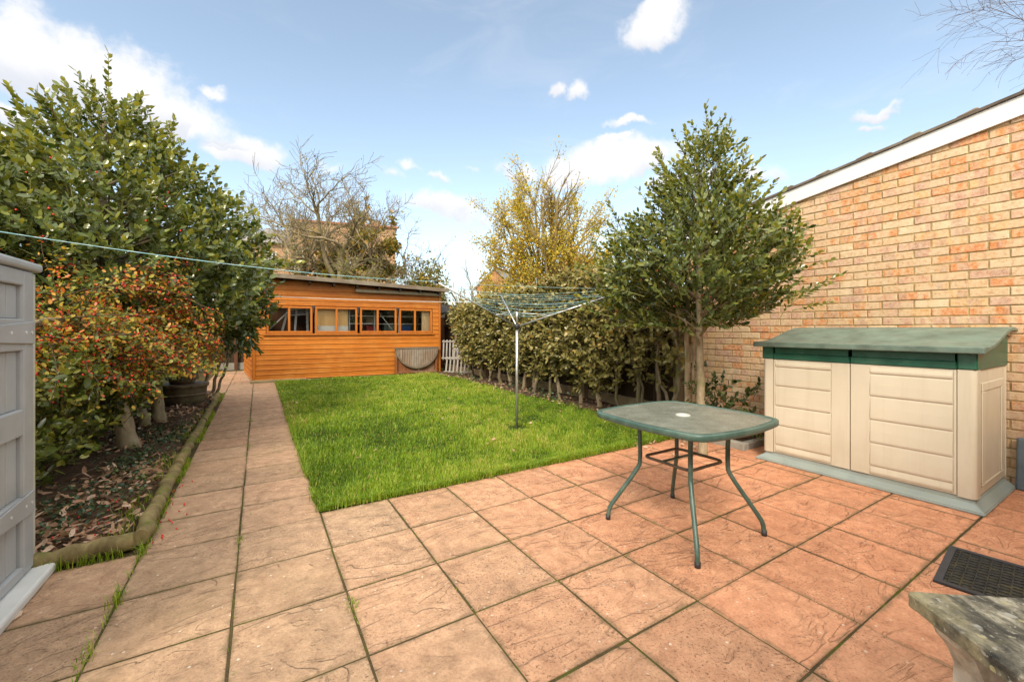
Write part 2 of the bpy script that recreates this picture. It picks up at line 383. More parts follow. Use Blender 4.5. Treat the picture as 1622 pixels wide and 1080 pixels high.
def slab_mat():
    t = NT('riven_paving'); rnd = t.attr('rnd'); tone = t.attr('tone')
    o = t.obj()
    off = t.n('CombineXYZ', {0: t.math('MULTIPLY', rnd, 31), 1: t.math('MULTIPLY', rnd, 57), 2: t.math('MULTIPLY', rnd, 13)}).outputs[0]
    v = t.n('VectorMath', {0: o, 1: off}, operation='ADD').outputs[0]
    mp = t.n('Mapping', {'Vector': v, 'Rotation': (0,0,R(-32)), 'Scale': (1.0,2.6,1)}).outputs[0]
    n = t.noise(1.9, 5, mp, .5, 1.1)
    k = t.math('MULTIPLY', n, 6.5); fl = t.math('FLOOR', k); fr = t.math('FRACT', k)
    st = t.n('MapRange', {'Value': fr, 'From Min': .80, 'From Max': 1.0}, interpolation_type='SMOOTHSTEP').outputs[0]
    terr = t.math('ADD', fl, st)
    fine = t.noise(85, 5, v, .7); med = t.noise(14, 5, v, .65)
    # ledges only in part of each slab
    gate = t.ramp(t.noise(3.4, 2, v), [(.38, .15), (.58, 1)])
    h = t.math('ADD', t.math('MULTIPLY', terr, gate), t.math('ADD', t.math('MULTIPLY', fine, .55), t.math('MULTIPLY', med, 1.2)))
    nm = t.bump(h, 1.0, .0075)
    tan = t.ramp(med, [(.28, (.34,.22,.138)), (.72, (.55,.37,.24))])
    org = t.ramp(med, [(.28, (.54,.23,.125)), (.72, (.79,.39,.225))])
    c = t.mix(tone, tan, org)
    var = t.n('Mapping', {'Vector': off}).outputs[0]
    c = t.mix(t.math('MULTIPLY', t.math('FRACT', t.math('MULTIPLY', rnd, 7.3)), .35), c, t.mix(1, c, (.70,.66,.62), 'MULTIPLY'))
    # darker along the ledges
    edge = t.math('MULTIPLY', t.math('MULTIPLY', t.n('MapRange', {'Value': t.math('ABSOLUTE', t.math('SUBTRACT', fr, .86)), 'From Min': .16, 'From Max': .0}).outputs[0], gate), t.math('MULTIPLY', med, .42))
    c = t.mix(edge, c, t.mix(1, c, (.42,.36,.33), 'MULTIPLY'))
    # big algae/dirt stains
    blot = t.ramp(t.noise(1.5, 6, o, .68), [(.44, 0), (.7, .75)])
    c = t.mix(t.math('MULTIPLY', blot, .5), c, t.mix(.5, c, (.14,.105,.065)))
    mossy = t.ramp(t.noise(.9, 5, t.obj(loc=(3,9,0)), .7), [(.52, 0), (.75, .5)]); c = t.mix(mossy, c, t.mix(.5, c, (.13,.13,.05)))
    # dark lichen specks, pale specks
    dk = t.ramp(t.noise(95, 4, v, .65), [(.56, 0), (.64, 1)]); pt = t.ramp(t.math('ADD', t.noise(4.5, 4, v), t.math('MULTIPLY', t.math('SUBTRACT', t.math('FRACT', t.math('MULTIPLY', rnd, 3.7)), .5), .35)), [(.36, .08), (.62, .9)])
    c = t.mix(t.math('MULTIPLY', dk, pt), c, (.16,.085,.05))
    vor = t.n('TexVoronoi', {'Vector': v, 'Scale': 30, 'Randomness': 1.0})
    w = t.math('MULTIPLY', t.math('LESS_THAN', vor.outputs['Distance'], .16), t.math('GREATER_THAN', t.n('SeparateColor', {0: vor.outputs['Color']}).outputs[0], .88))
    c = t.mix(t.math('MULTIPLY', w, .75), c, (.62,.56,.47))
    c = t.mix(t.ramp(fine, [(.45, 0), (.7, .5)]), c, t.mix(1, c, (1.35,1.33,1.3), 'MULTIPLY')); c = t.mix(t.ramp(fine, [(.3, .5), (.48, 0)]), c, t.mix(1, c, (.6,.56,.52), 'MULTIPLY'))
    # moss and grime creeping in from the joints
    e = t.math('ADD', t.attr('edge'), t.math('MULTIPLY', t.math('SUBTRACT', t.noise(11, 6, v, .7), .5), .42))
    c = t.mix(t.n('MapRange', {'Value': e, 'From Min': .075, 'From Max': -.03, 'To Max': .55}, interpolation_type='SMOOTHSTEP').outputs[0], c, (.15,.115,.06))
    return t.done(t.bsdf(c, t.math('ADD', .72, t.math('MULTIPLY', fine, .2)), nm, .3))
def joint_mat():
    t = NT('joint_moss'); n = t.noise(6, 6, t.obj(), .7)
    c = t.ramp(n, [(.3, (.065,.048,.028)), (.5, (.095,.072,.036)), (.6, (.085,.09,.02)), (.75,(.13,.155,.02))])
    return t.done(t.bsdf(c, .95, t.bump(t.noise(120, 3, t.obj()), 1, .01), .1))
M['slab'] = slab_mat(); M['joint'] = joint_mat()
def sheet(name, poly, z, mat, kind='structure', sub=0):
    m = MB(); m.bm.faces.new([m.bm.verts.new((x, y, z)) for x, y in poly])
    return tag(m.build(name, mat), kind=kind)
sheet('ground', [(-600,-600),(600,-600),(600,600),(-600,600)], -.06, far_mat())
sheet('paving_bed', [(-2.6,-3.2),(5.3,-3.2),(5.3,3.06),(.34,3.06),(.34,11.4),(-.12,11.4),(-.12,15.2),(-1.6,15.2),(-1.6,9.7),(-.62,9.7),(-.62,3.09),(-2.6,3.09)], -.0024, M['joint'])
sheet('lawn', [(.375,3.085),(4.85,3.085),(4.85,14),(.375,14)], .006, M['lawn'])
def slabs(name, cells):
    V, Fc, rn, tn, ed, Tc = [], [], [], [], [], []
    for (x0, x1, y0, y1, tone) in cells:
        r = random.random(); g = .0036+random.uniform(-.001,.0015); c = .0028; dz = random.uniform(-.0012,.001)
        tx, ty = random.uniform(-.0015,.0015), random.uniform(-.0015,.0015)
        gy = g+.0002; X0, X1, Y0, Y1 = x0+g, x1-g, y0+gy, y1-gy; b = len(V)
        def zz(x, y): return dz+tx*(x-x0)+ty*(y-y0)
        for (ins, z) in ((0, -.05), (0, -.0032), (c, 0)):
            for (x, y) in ((X0+ins,Y0+ins),(X1-ins,Y0+ins),(X1-ins,Y1-ins),(X0+ins,Y1-ins)):
                V.append((x+random.uniform(-.0025,.0025), y+random.uniform(-.0025,.0025), z+zz(x,y))); rn.append(r); tn.append(tone)
        V.append(((X0+X1)/2, (Y0+Y1)/2, zz((X0+X1)/2, (Y0+Y1)/2))); rn.append(r); tn.append(tone); ed += [0]*12+[1]
        for j in range(4): Tc.append((b+8+j, b+8+(j+1)%4, b+12, b+12))
        for k in (0, 4):
            for j in range(4): Fc.append((b+k+j, b+k+(j+1)%4, b+k+4+(j+1)%4, b+k+4+j))
    Fq = np.array(Fc); Ft = np.array(Tc)[:, :3]          # sides as triangles too, so the mesh stays uniform
    Fq = np.concatenate([Fq[:, [0,1,2]], Fq[:, [0,2,3]], Ft])
    me = np_mesh(name, np.array(V), Fq, {'rnd': np.array(rn), 'tone': np.array(tn), 'edge': np.array(ed)})
    return tag(link(name, me, M['slab']), kind='structure')
PX, PY = .4495, .4535
def tone_at(x, y): return min(1, max(0, .12+(x-.5)*.42-(y-2)*.10+random.uniform(-.08,.08)))
cells, pcells = [], []
for i in range(-4, 12):
    for j in range(-14, 1):
        x0 = .355+i*PX; y0 = 2.075+j*PY
        if i == -1 and y0 > 3.2: continue
        if y0+PY > 3.2 or x0 > 5.1: continue
        x1 = min(x0+PX, 5.055); 
        if x1-x0 < .03: continue
        cells.append((x0, x1, y0, y0+PY, tone_at(x0, y0)))
for i in range(-2, 11):                       # last row against the lawn
    x0 = .355+i*PX; x1 = min(x0+PX, 5.055)
    cells.append((x0, x1, 2.075+PY, 2.075+2*PY+(.07 if i >= 0 else 0), tone_at(x0, 2.6)))
for i in (-3,): cells.append((.355+i*PX, .355+(i+1)*PX, 2.5285, 3.02, .1))
for i in (-2, -1):
    y = 2.982 + 0; j = 0
    while y < (11.0 if i == -1 else 14.6):
        L = PY*(1 if i == -1 else 1); 
        pcells.append((.355+i*PX+(0 if i == -1 else 0), .355+(i+1)*PX-(.01*(j>3) if i == -1 else 0), y, y+L, random.uniform(0,.18))); y += L; j += 1
for j in range(11): pcells.append((.355-3*PX-.03, .355-2*PX, 9.8+j*.45, 10.25+j*.45, random.uniform(0,.15)))
slabs('patio', cells); slabs('garden_path', pcells)
def soil_bed(name, poly, seed, amp=.05, step=.07):
    xs = [p[0] for p in poly]; ys = [p[1] for p in poly]
    nx = int((max(xs)-min(xs))/step)+2; ny = int((max(ys)-min(ys))/step)+2
    X, Y = np.meshgrid(np.linspace(min(xs), max(xs), nx), np.linspace(min(ys), max(ys), ny))
    P = np.stack([X.ravel(), Y.ravel(), np.zeros(X.size)], -1)
    f = SinNoise(seed, 3.0)(P)*amp*.5+SinNoise(seed+1, 11.)(P)*amp*.3+RS.uniform(-.008,.008,len(P))
    e = np.minimum.reduce([P[:,0]-min(xs), max(xs)-P[:,0], P[:,1]-min(ys), max(ys)-P[:,1]])
    P[:,2] = .02+amp*.6+f; P[:,2] *= np.clip(e/.12, .05, 1)
    i = np.arange(ny-1)[:,None]*nx; j = np.arange(nx-1)[None]
    Fc = np.stack([i+j, i+j+1, i+nx+j+1, i+nx+j], -1).reshape(-1,4)
    return tag(link(name, np_mesh(name, P, Fc, smooth=True), M['soil']), kind='structure')
soil_bed('flower_bed', [(-2.4,3.1),(-.62,9.7)], 3, .07)
soil_bed('hedge_bed', [(4.2,3.6),(5.0,11.2)], 5, .05)
# ------------------------------------------------------------------ garden shed
SH0 = np.array([-.10, 11.34, 0.]); SRZ = R(-3.2)
sx_ = np.array([math.cos(SRZ), math.sin(SRZ), 0]); sy_ = np.array([-math.sin(SRZ), math.cos(SRZ), 0])
def hit(px, py, off=0.):
    """pixel -> (local x, z) on the vertical plane local y = off of the shed"""
    r = ray(px, py); o = np.array([0,0,H]); p0 = SH0+sy_*off
    t = np.dot(p0-o, sy_)/np.dot(r, sy_); p = o+r*t
    return float(np.dot(p-SH0, sx_)), float(p[2])
shed = thing('garden_shed', 'orange stained timber shed with four windows in a row, at the end of the lawn', 'shed', tuple(SH0), SRZ)
SL = hit(697,592)[0]
zl = hit(440,440,-.28); zr = hit(697,462,-.28)
msl = (zr[1]-zl[1])/(zr[0]-zl[0])
def zt(x): return zl[1]+msl*(x-zl[0])
ZW0, ZW1 = 1.135, 1.80
m = MB(); bh = .118; z = .05
WX0, WX1 = hit(421,500)[0], hit(685,500)[0]
def board(m, x0, x1, z0, z1):
    prof = [(0, z0), (0, z1), (-.012, z1), (-.014, z0+.02), (-.026, z0+.006), (-.026, z0)]
    m.prism(prof, 0, x0, x1)
while z < zt(0):
    z1 = z+bh-.002
    if z1 <= ZW0+.01: board(m, .045, SL-.045, z, z1)
    elif z < ZW1-.02:
        board(m, .045, WX0, z, z1); board(m, WX1, SL-.045, z, z1)
    else:
        xe = SL-.045 if z1 < zt(SL) else (z1-zl[1])/msl+zl[0]-.02
        if xe > .1: board(m, .045, xe, z, z1)
    z += bh
m.build('front_cladding', M['shed'], shed)
m = MB(); m.box(.0, SL, .001, .045, .03, ZW0); m.prism([(0,ZW1),(SL,ZW1),(SL,zt(SL)),(0,zt(0))], 1, .001, .045); m.box(0, WX0, .001,.045, ZW0, ZW1); m.box(WX1, SL, .001,.045, ZW0, ZW1)
m.build('front_wall', M['shed'], shed)
MB().box(-.004, .043, -.03, .03, .03, zt(0)).build('corner_post', M['shed_trim'], shed); MB().box(SL-.043, SL+.004, -.03, .03, .03, zt(SL)).build('corner_post', M['shed_trim'], shed)
# left side wall leans out as it goes back
lv = np.array([-.24, 2.95, 0]); lx, ly = float(lv@sx_), float(lv@sy_); ang = math.atan2(lx, ly)
sw = MB()
z = .05; Ls = math.hypot(lx, ly)
rot = Matrix.Rotation(-ang, 4, 'Z')
while z < zt(0)-.05:
    z1 = min(z+bh-.002, zt(0)-.03)
    b0 = len(sw.bm.verts); sw.prism([(0, z0_) for z0_ in ()] or [(.0, z), (.0, z1), (-.012, z1), (-.014, z+.02), (-.026, z+.006), (-.026, z)], 1, .03, Ls)
    sw.bm.verts.ensure_lookup_table()
    for v in sw.bm.verts[b0:]: v.co = rot @ v.co
    z += bh
sw.build('side_cladding', M['shed_side'], shed)
m = MB(); m.bar((.03,.02,1.2),(lx+.03,ly,1.2), .03, 2.3); m.box(SL-.04, SL-.002, .046, ly, .03, zt(SL)-.02); m.box(lx+.06, SL-.05, ly-.04, ly, .03, 2.3); m.build('inner_wall', M['fence_brown'], shed)
m = MB(); m.box(.06, SL-.05, .05, ly-.05, .02, .05); m.build('floor', M['fence_brown'], shed)
# roof, fascia, soffit
m = MB(); m.prism([(-.16, zt(-.16)+.035), (SL+.13, zt(SL+.13)+.035), (SL+.13, zt(SL+.13)+.10), (-.16, zt(-.16)+.10)], 1, -.30, ly+.15); m.build('roof', M['felt'], shed)
m = MB(); m.prism([(-.17, zt(-.17)), (SL+.14, zt(SL+.14)), (SL+.14, zt(SL+.14)+.098), (-.17, zt(-.17)+.098)], 1, -.325, -.302, .004); m.build('fascia', M['fascia'], shed)
m = MB(); m.prism([(-.15, zt(-.15)+.012), (SL+.12, zt(SL+.12)+.012), (SL+.12, zt(SL+.12)+.033), (-.15, zt(-.15)+.033)], 1, -.299, -.002)
for k in range(9): x = .1+k*(SL-.2)/8; m.box(x-.022, x+.022, -.27, -.031, zt(x)-.07, zt(x)+.01)
m.build('soffit', M['felt'], shed)
# pelmet bar under the eaves
a, b = hit(563,459,-.12), hit(700,466,-.12)
m = MB(); m.bar((a[0], -.10, a[1]-.02), (b[0], -.10, b[1]-.02), .11, .085, bev=.02); m.build('pelmet_bar', M['picket'], shed)
MB().bar((a[0]+.3, -.04, a[1]-.02), (a[0]+.3, -.04, a[1]-.25), .02, .012).build('bracket', M['shed_trim'], shed); MB().bar((b[0]-.6, -.04, b[1]-.02), (b[0]-.6, -.04, b[1]-.15), .02, .012).build('bracket', M['shed_trim'], shed)
# windows
for (p0, p1, pm) in ((422,495,458), (499,566,533), (570,628,598), (632,684,657)):
    x0, x1, xm = hit(p0,500)[0], hit(p1,500)[0], hit(pm,500)[0]; za, zb = ZW0+.005, ZW1-.005
    m = MB(); w = .05; y0, y1 = -.035, .02
    m.box(x0,x1,y0,y1,za,za+.055,.004); m.box(x0,x1,y0,y1,zb-w,zb,.004)
    for xa, xb in ((x0,x0+w),(x1-w,x1),(xm-w*.5,xm+w*.5)): m.box(xa,xb,y0+.003,y1,za+.055,zb-w,.004)
    f = m.build('window', M['shed_trim'], shed)
    m = MB(); m.box(x0+.02,x1-.02,-.004,.0,za+.03,zb-.03); m.build('pane', M['pane'], f)
    if p0 != 632:
        m = MB(); m.box(x1-.02, x1+.055, -.043,-.036, zb-.02, zb+.012); m.box(x1+.01,x1+.03,-.042,-.036, zb-.16, zb-.02); m.build('hinge', M['dark_pl'], f)
m = MB(); m.box(WX0-.06, WX1+.04, -.055, -.027, ZW0-.045, ZW0, .004); m.build('window_sill', M['shed_trim'], shed)
m = MB(); m.box(-.02, 3.0, -.04, -.002, -.03, .028, .004); m.build('skirting_board', M['gravel_board'], shed)
m = MB(); m.box(-.05,1.1,-.17,-.05,-.03,.055,.01); m.build('step', M['gravel_board'], shed)
c0 = SH0-sy_*.30
tag(MB().box(.45, 4.3, -.16, .2, -.04, .022, rot=Matrix.Translation(tuple(SH0)) @ Matrix.Rotation(SRZ, 4, 'Z')).build('concrete_base', M['concrete']), kind='structure')
# things standing in the shed
ST = Matrix.Translation(tuple(SH0)) @ Matrix.Rotation(SRZ, 4, 'Z')
def inshed(name, label, cat, boxes, mat, bev=.01, group=None):
    m = MB()
    for b in boxes: m.box(*b, bev, rot=ST)
    o = m.build(name, mat); return tag(o, label, cat, group)
M['ply'] = wood('plywood', (.66,.38,.13), (.82,.54,.24), 2, 5, .6)
M['ply2'] = wood('pale_plywood', (.68,.47,.24), (.82,.62,.38), 2, 5, .6)
def hx(px, py, off):
    x, z = hit(px, py, off); return x
x0, x1 = hx(502,500,.10), hx(551,500,.10)
inshed('plywood_sheet', 'orange brown plywood sheet leaning inside the second shed window from the left', 'board', [(x0-.05,x1,.12,.14,.6,1.78)], M['ply'], 0)
inshed('white_panel', 'white panel standing low behind the second shed window, in front of the plywood', 'board', [(x0-.05,x1,.07,.09,.6,hit(520,516,.1)[1])], M['white_pl'], .002)
x0, x1 = hx(668,500,.10), hx(690,500,.10)
inshed('plywood_offcut', 'narrow pale plywood board at the right edge of the rightmost shed window', 'board', [(x0,x1-.05,.10,.12,.6,1.74)], M['ply2'], 0)
sx0, sx1 = hx(552,500,.7), hx(668,500,.7)
z1, z2, z3 = hit(600,500,.7)[1], hit(600,512,.7)[1], hit(600,528,.7)[1]
t = thing('shelf_unit', 'grey metal shelf unit of crates seen through the right hand shed windows', 'shelves', tuple(SH0), SRZ)
for zz in (z1, z2, z3):
    MB().box(sx0, sx1, .7, 1.1, zz-.03, zz, .003).build('shelf', M['alu'], t)
for k in range(4):
    xx = sx0+.02+(sx1-sx0-.04)*k/3; MB().box(xx-.018, xx+.018, .69, .699, .05, 1.9).build('upright', M['alu'], t); MB().box(xx-.018, xx+.018, 1.101, 1.11, .05, 1.9).build('upright', M['alu'], t)
def crate(p0, p1, py, zs, col, label, dy=.34):
    xa, xb = hx(p0,500,.75), hx(p1,500,.75); zt_ = hit(p0,py,.75)[1]
    mat = plain('crate_plastic', col, .45, .1, 8)
    o = thing('storage_crate', label, 'crate', tuple(SH0), SRZ, 'crates on the shed shelves')
    m = MB(); tp = .02; bm = m.bm
    lo = [(xa+tp,.74),(xb-tp,.74),(xb-tp,.74+dy-tp),(xa+tp,.74+dy-tp)]; hi = [(xa,.72),(xb,.72),(xb,.72+dy),(xa,.72+dy)]
    A = [bm.verts.new((*p, zs+.002)) for p in lo]; B = [bm.verts.new((*p, zt_-.025)) for p in hi]
    bm.faces.new(A[::-1]); bm.faces.new(B)
    for i in range(4): bm.faces.new((A[i],A[(i+1)%4],B[(i+1)%4],B[i]))
    m.build('tub', mat, o)
    MB().box(xa-.012, xb+.012, .71, .72+dy+.01, zt_-.024, zt_, .004).build('lid', mat, o)
crate(634, 651, 515, z3, (.02,.11,.36), 'bright blue crate on the bottom shelf behind the rightmost shed window')
crate(580, 598, 516, z3, (.42,.03,.03), 'red crate on the bottom shelf of the shed, behind the third window')
crate(608, 627, 514, z3, (.10,.17,.14), 'grey green crate with a lid just right of the red crate in the shed')
crate(556, 577, 503.5, z2, (.03,.09,.05), 'dark green crate on the middle shelf at the left end of the shed shelves')
crate(579, 598, 502.5, z2, (.30,.22,.13), 'brown crate on the middle shelf above the red crate in the shed')
crate(575, 600, 492.5, z1, (.05,.06,.06), 'charcoal crate on the top shelf of the shed, above the brown crate')
crate(612, 630, 491.5, z1, (.05,.075,.06), 'dark green crate on the top shelf of the shed, right of the charcoal crate')
crate(634, 650, 493.5, z1, (.03,.05,.10), 'navy crate on the top shelf of the shed, above the bright blue crate')
# white bars added for the house door reflection; pole behind the left window
t = thing('door_reflection', 'white bars inside the leftmost shed window, imitating the reflected house door', 'reflection', tuple(SH0), SRZ)
m = MB(); a, b = hit(447,524,.5), hit(456,491,.5); c, d = hit(487,526,.5), hit(486,487,.5)
for p, q in ((a,b),(c,d),(b,d),((a[0]*.5+c[0]*.5, a[1]),(b[0]*.55+d[0]*.45, b[1]))): m.bar((p[0],.5,p[1]),(q[0],.5,q[1]), .05, .06, up=(0,1,0))
z = hit(470,500,.5)[1]; m.bar((a[0]*.7+b[0]*.3,.5,z),(c[0],.5,z+.04), .03, .04, up=(0,1,0)); m.build('frame', M['white_pl'], t)
a, b = hit(424,524,.2), hit(456,494,.2)
o = MB().tube([(a[0],.2,a[1]),(b[0],.2,b[1])], .016).build('pole', M['white_pl']); o.matrix_world = ST
tag(o, 'thin white pole leaning diagonally inside the leftmost shed window', 'pole')
a, b = hit(598,492,.3), hit(624,526,.3)
o = MB().tube([(a[0],.3,a[1]),(b[0],.3,b[1])], .014).build('pole', M['white_pl']); o.matrix_world = ST
tag(o, 'thin white pole leaning diagonally across the third shed window', 'pole')
# ------------------------------------------------------------------ half moon table against the shed
hx0, hz1 = hit(626,551,-.12); hx1, _ = hit(694,551,-.12); hzb = hit(660,583,-.12)[1]
tb = thing('folding_table', 'weathered folding table with a half round slatted leaf hanging down, leaning on shed', 'table', tuple(SH0-sy_*.12), SRZ)
cx_, rr = (hx0+hx1)/2, (hx1-hx0)/2-.01; hr = hz1-.03-hzb
m = MB(); n = 17; wv = 2*rr*.93/n
for k in range(n):
    xa = cx_-rr*.93+k*wv; xm = (xa+wv/2-cx_)/(rr*.93); dz = hr*.92*math.sqrt(max(0, 1-xm*xm))
    if dz > .03: m.box(xa+.004, xa+wv-.004, -.035, -.018, hz1-.035-dz, hz1-.03, .002)
lf = m.build('drop_leaf', M['table_wood'], tb)
m = MB(); P = [(cx_+rr*math.cos(a), hz1-.03-hr*math.sin(a)) for a in np.linspace(0, math.pi, 25)]; Q = [(cx_+(rr-.055)*math.cos(a), hz1-.03-(hr-.05)*math.sin(a)) for a in np.linspace(math.pi, 0, 25)]
A = [m.bm.verts.new((x,-.042,z)) for x, z in P]; B = [m.bm.verts.new((x,-.042,z)) for x, z in Q[::-1]]
A2 = [m.bm.verts.new((x,-.012,z)) for x, z in P]; B2 = [m.bm.verts.new((x,-.012,z)) for x, z in Q[::-1]]
for i in range(24):
    for q in ((A[i],A[i+1],B[i+1],B[i]),(A2[i],B2[i],B2[i+1],A2[i+1]),(A[i],A2[i],A2[i+1],A[i+1]),(B[i],B[i+1],B2[i+1],B2[i])): m.bm.faces.new(q)
for q in ((A[0],B[0],B2[0],A2[0]),(A[24],A2[24],B2[24],B[24])): m.bm.faces.new(q)
m.build('leaf_rim', M['fascia'], lf)
MB().box(hx0-.02, hx1+.02, -.05, .05, hz1-.028, hz1, .004).build('table_top', M['fascia'], tb)
for xa in (hx0+.03, hx1-.05): MB().box(xa-.03, xa+.03, .0, .05, .03, hz1-.03, .004).build('leg', M['table_frame_wood'], tb)
MB().box(hx0+.06, hx1-.08, .01, .045, .05, .10, .004).build('stretcher', M['table_frame_wood'], tb)
MB().box(cx_+.02, cx_+.06, .0, .03, .10, hz1-.03, .004).build('gate_leg', M['table_frame_wood'], tb)
MB().box(hx0+.07, hx1-.09, .05, .06, .10, hz1-.03).build('back_panel', M['table_frame_wood'], tb)
# ------------------------------------------------------------------ white slatted panels beside the shed
def slat_panel(p, q, z0, z1, n, lean, label):
    p, q = np.array(p), np.array(q); L = np.linalg.norm(q-p); rz = math.atan2(q[1]-p[1], q[0]-p[0])
    t = thing('slatted_panel', label, 'fence panel', (p[0], p[1], 0), rz, 'white slatted panels')
    t.rotation_euler = (lean, 0, rz)
    m = MB()
    for k in range(n): x = L*(k+.5)/n; m.box(x-.022, x+.022, -.012, .0, z0, z1, .003)
    m.build('slats', M['white_slat'], t)
    for zz in (z0+.05, z1-.05): MB().box(0, L, -.03, -.013, zz-.02, zz+.02, .003).build('rail', M['white_slat'], t)
slat_panel((4.40,11.02), (4.86,10.72), .38, .95, 6, R(-10), 'upper white slatted panel leaning between shed and hedge, slats close together')
slat_panel((4.32,10.62), (4.92,10.02), .03, .50, 8, R(-14), 'lower white slatted panel standing on the grass between shed and hedge')
slat_panel((4.58,10.72), (5.0,10.32), .40, .74, 6, R(-12), 'middle white slatted panel half hidden behind hedge leaves beside the shed')
# fence behind, right of the shed
fr = thing('brown_fence', 'brown panelled fence with pale top rail in the gap right of the shed', 'fence', (4.3,12.2,0))
m = MB()
for k in range(9): m.box(k*.13, k*.13+.128, 0, .02+.006*(k%2), .02, 1.62, .003)
m.build('boards', M['fence_brown'], fr); MB().box(-.05, 1.2, -.04, -.001, 1.60, 1.70, .005).build('rail', M['picket'], fr)
m = MB(); bm = m.bm; g = []
for i in range(13):
    row = []
    for j in range(5):
        x = 4.3+i*.1; row.append(bm.verts.new((x, 12.13+.06*math.sin(i*2.1+j)+.02*j, 1.71+j*.07+.03*math.sin(i*1.3)*(j/4))))
    g.append(row)
for i in range(12):
    for j in range(4): bm.faces.new((g[i][j],g[i+1][j],g[i+1][j+1],g[i][j+1])).smooth = True
o = m.build('tarpaulin', plain('black_sheet', (.015,.015,.017), .45, .2, 8)); mo = o.modifiers.new('s', 'SOLIDIFY'); mo.thickness = .01
tag(o, 'crumpled black sheet lying along the top of the brown fence right of the shed', 'tarpaulin')
# back fence left of shed
bf = thing('back_fence', 'dark boarded fence on a concrete gravel board, behind the path left of the shed', 'fence', (-2.6,15.2,0))
m = MB()
for k in range(21): m.box(k*.12, k*.12+.118, 0, .02+.006*(k%2), .22, 1.75, .003)
m.build('boards', M['fence_dark'], bf); MB().box(0, 2.6, -.02, .03, 0, .215, .004).build('gravel_board', M['concrete'], bf)
for xx in (.2, 1.98): MB().box(xx, xx+.09, -.09, -.021, 0, 1.8, .004).build('post', M['fence_brown'], bf)
MB().box(0, 2.6, -.05, -.021, 1.22, 1.29, .004).build('rail', M['white_slat'], bf)
# right boundary fence behind hedge
rf = thing('boundary_fence', 'dark featheredge fence on a gravel board running behind the hedge trunks', 'fence', (4.98,3.72,0))
m = MB()
for k in range(77): m.box(.0+.006*(k%2), .02+.006*(k%2), k*.11, k*.11+.108, .17, 1.72, .003)
m.build('boards', M['fence_dark'], rf); MB().box(-.03, .04, 0, 8.5, -.02, .165, .004).build('gravel_board', M['gravel_board'], rf)
for k in range(5):
    y = -.03+k*1.83; MB().box(-.01 if k == 0 else -.13, .115 if k == 0 else -.031, y, y+.1, 0, 1.84, .005).build('post', M['post'], rf)
for zz in (.55, 1.3): MB().box(-.05, -.001, .08, 8.4, zz, zz+.07, .004).build('rail', M['fence_dark'], rf)
# left picket fence
pf = thing('picket_fence', 'weathered grey picket fence behind the shrubs on the left', 'fence', (-1.95,3.0,0))
m = MB()
for k in range(62): y = k*.105; m.box(-.01, .01, y, y+.055, .06, 1.15+.01*math.sin(k*3), .003)
m.build('pickets', M['picket'], pf)
for zz in (.3, .95): MB().box(-.045, -.011, 0, 6.5, zz, zz+.06, .004).build('rail', M['picket'], pf)
for k in range(4): MB().box(-.06, .04, k*2.1+.87, k*2.1+.97, 0, 1.3, .005).build('post', M['picket'], pf)
# dark neighbour fence far left closes the view under the tree
nf = thing('left_boundary_fence', 'dark boarded fence in the shade behind the left hand tree and shrubs', 'fence', (-2.62,2.0,0))
m = MB()
for k in range(110): m.box(0, .02+.006*(k%2), k*.12, k*.12+.118, .0, 1.7, .003)
m.build('boards', M['fence_dark'], nf)
# ------------------------------------------------------------------ low plastic storage box against the wall
bx = thing('storage_box', 'low cream and green plastic storage box with double doors against the brick wall', 'storage box', (4.56,1.43,0))
bx.location = (4.06,.70,0)          # local: x depth 0..0.97, y along 0..1.47
D_, L_ = .96, 1.47
m = MB(); bm = m.bm
def ringv(ins, z): return [bm.verts.new(p) for p in ((ins,ins,z),(D_-ins*.3,ins,z),(D_-ins*.3,L_-ins,z),(ins,L_-ins,z))]
rs_ = [ringv(0,.0), ringv(0,.018), ringv(.06,.062), ringv(.06,.09)]
for a, b in zip(rs_, rs_[1:]):
    for j in range(4): bm.faces.new((a[j],a[(j+1)%4],b[(j+1)%4],b[j]))
bm.faces.new(rs_[-1]); bm.faces.new(rs_[0][::-1])
bmesh.ops.bevel(bm, geom=bm.edges[:], offset=.006, segments=2, affect='EDGES', clamp_overlap=True)
m.build('base', M['base_grey'], bx)
ZB, ZG = .955, 1.075
fx = .05                             # front plane
def rpost(y0, y1):
    m = MB()                   # rounded front corner posts
    out = y0 < .5; r = .03; P = []
    x0, x1 = fx-.004, fx+.09
    if out: P = [(x1,y1),(x0,y1)]+[(x0+r-r*math.sin(a), y0+r-r*math.cos(a)) for a in np.linspace(math.pi/2, 0, 6)]+[(x1,y0)]
    else: P = [(x1,y1)]+[(x0+r-r*math.sin(a), y1-r+r*math.cos(a)) for a in np.linspace(0, math.pi/2, 6)]+[(x0,y0),(x1,y0)]
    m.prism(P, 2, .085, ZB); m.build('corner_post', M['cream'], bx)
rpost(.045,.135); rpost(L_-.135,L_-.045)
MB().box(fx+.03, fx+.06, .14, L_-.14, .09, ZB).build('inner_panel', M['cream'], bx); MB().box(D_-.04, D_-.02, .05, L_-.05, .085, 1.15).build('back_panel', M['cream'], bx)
for s, nm in ((0,'r'),(1,'l')):
    m = MB(); y0 = .052 if s == 0 else L_-.08; y1 = y0+.028
    y0_, y1_ = (.055,.085) if s == 0 else (L_-.085,L_-.055)
    m.box(fx+.092, D_-.02, y0_, y1_, .085, ZB, .004)
    yo0, yo1 = (.047,.0549) if s == 0 else (L_-.0549,L_-.047)
    m.box(fx+.16, D_-.12, yo0, yo1, .80, .86, .006); m.box(fx+.16, fx+.24, yo0, yo1, .16, .7985, .006); m.box(D_-.20, D_-.12, yo0, yo1, .16, .7985, .006); m.box(fx+.16, D_-.12, yo0, yo1, .14, .158, .004)
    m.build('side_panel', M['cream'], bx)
YS = .745
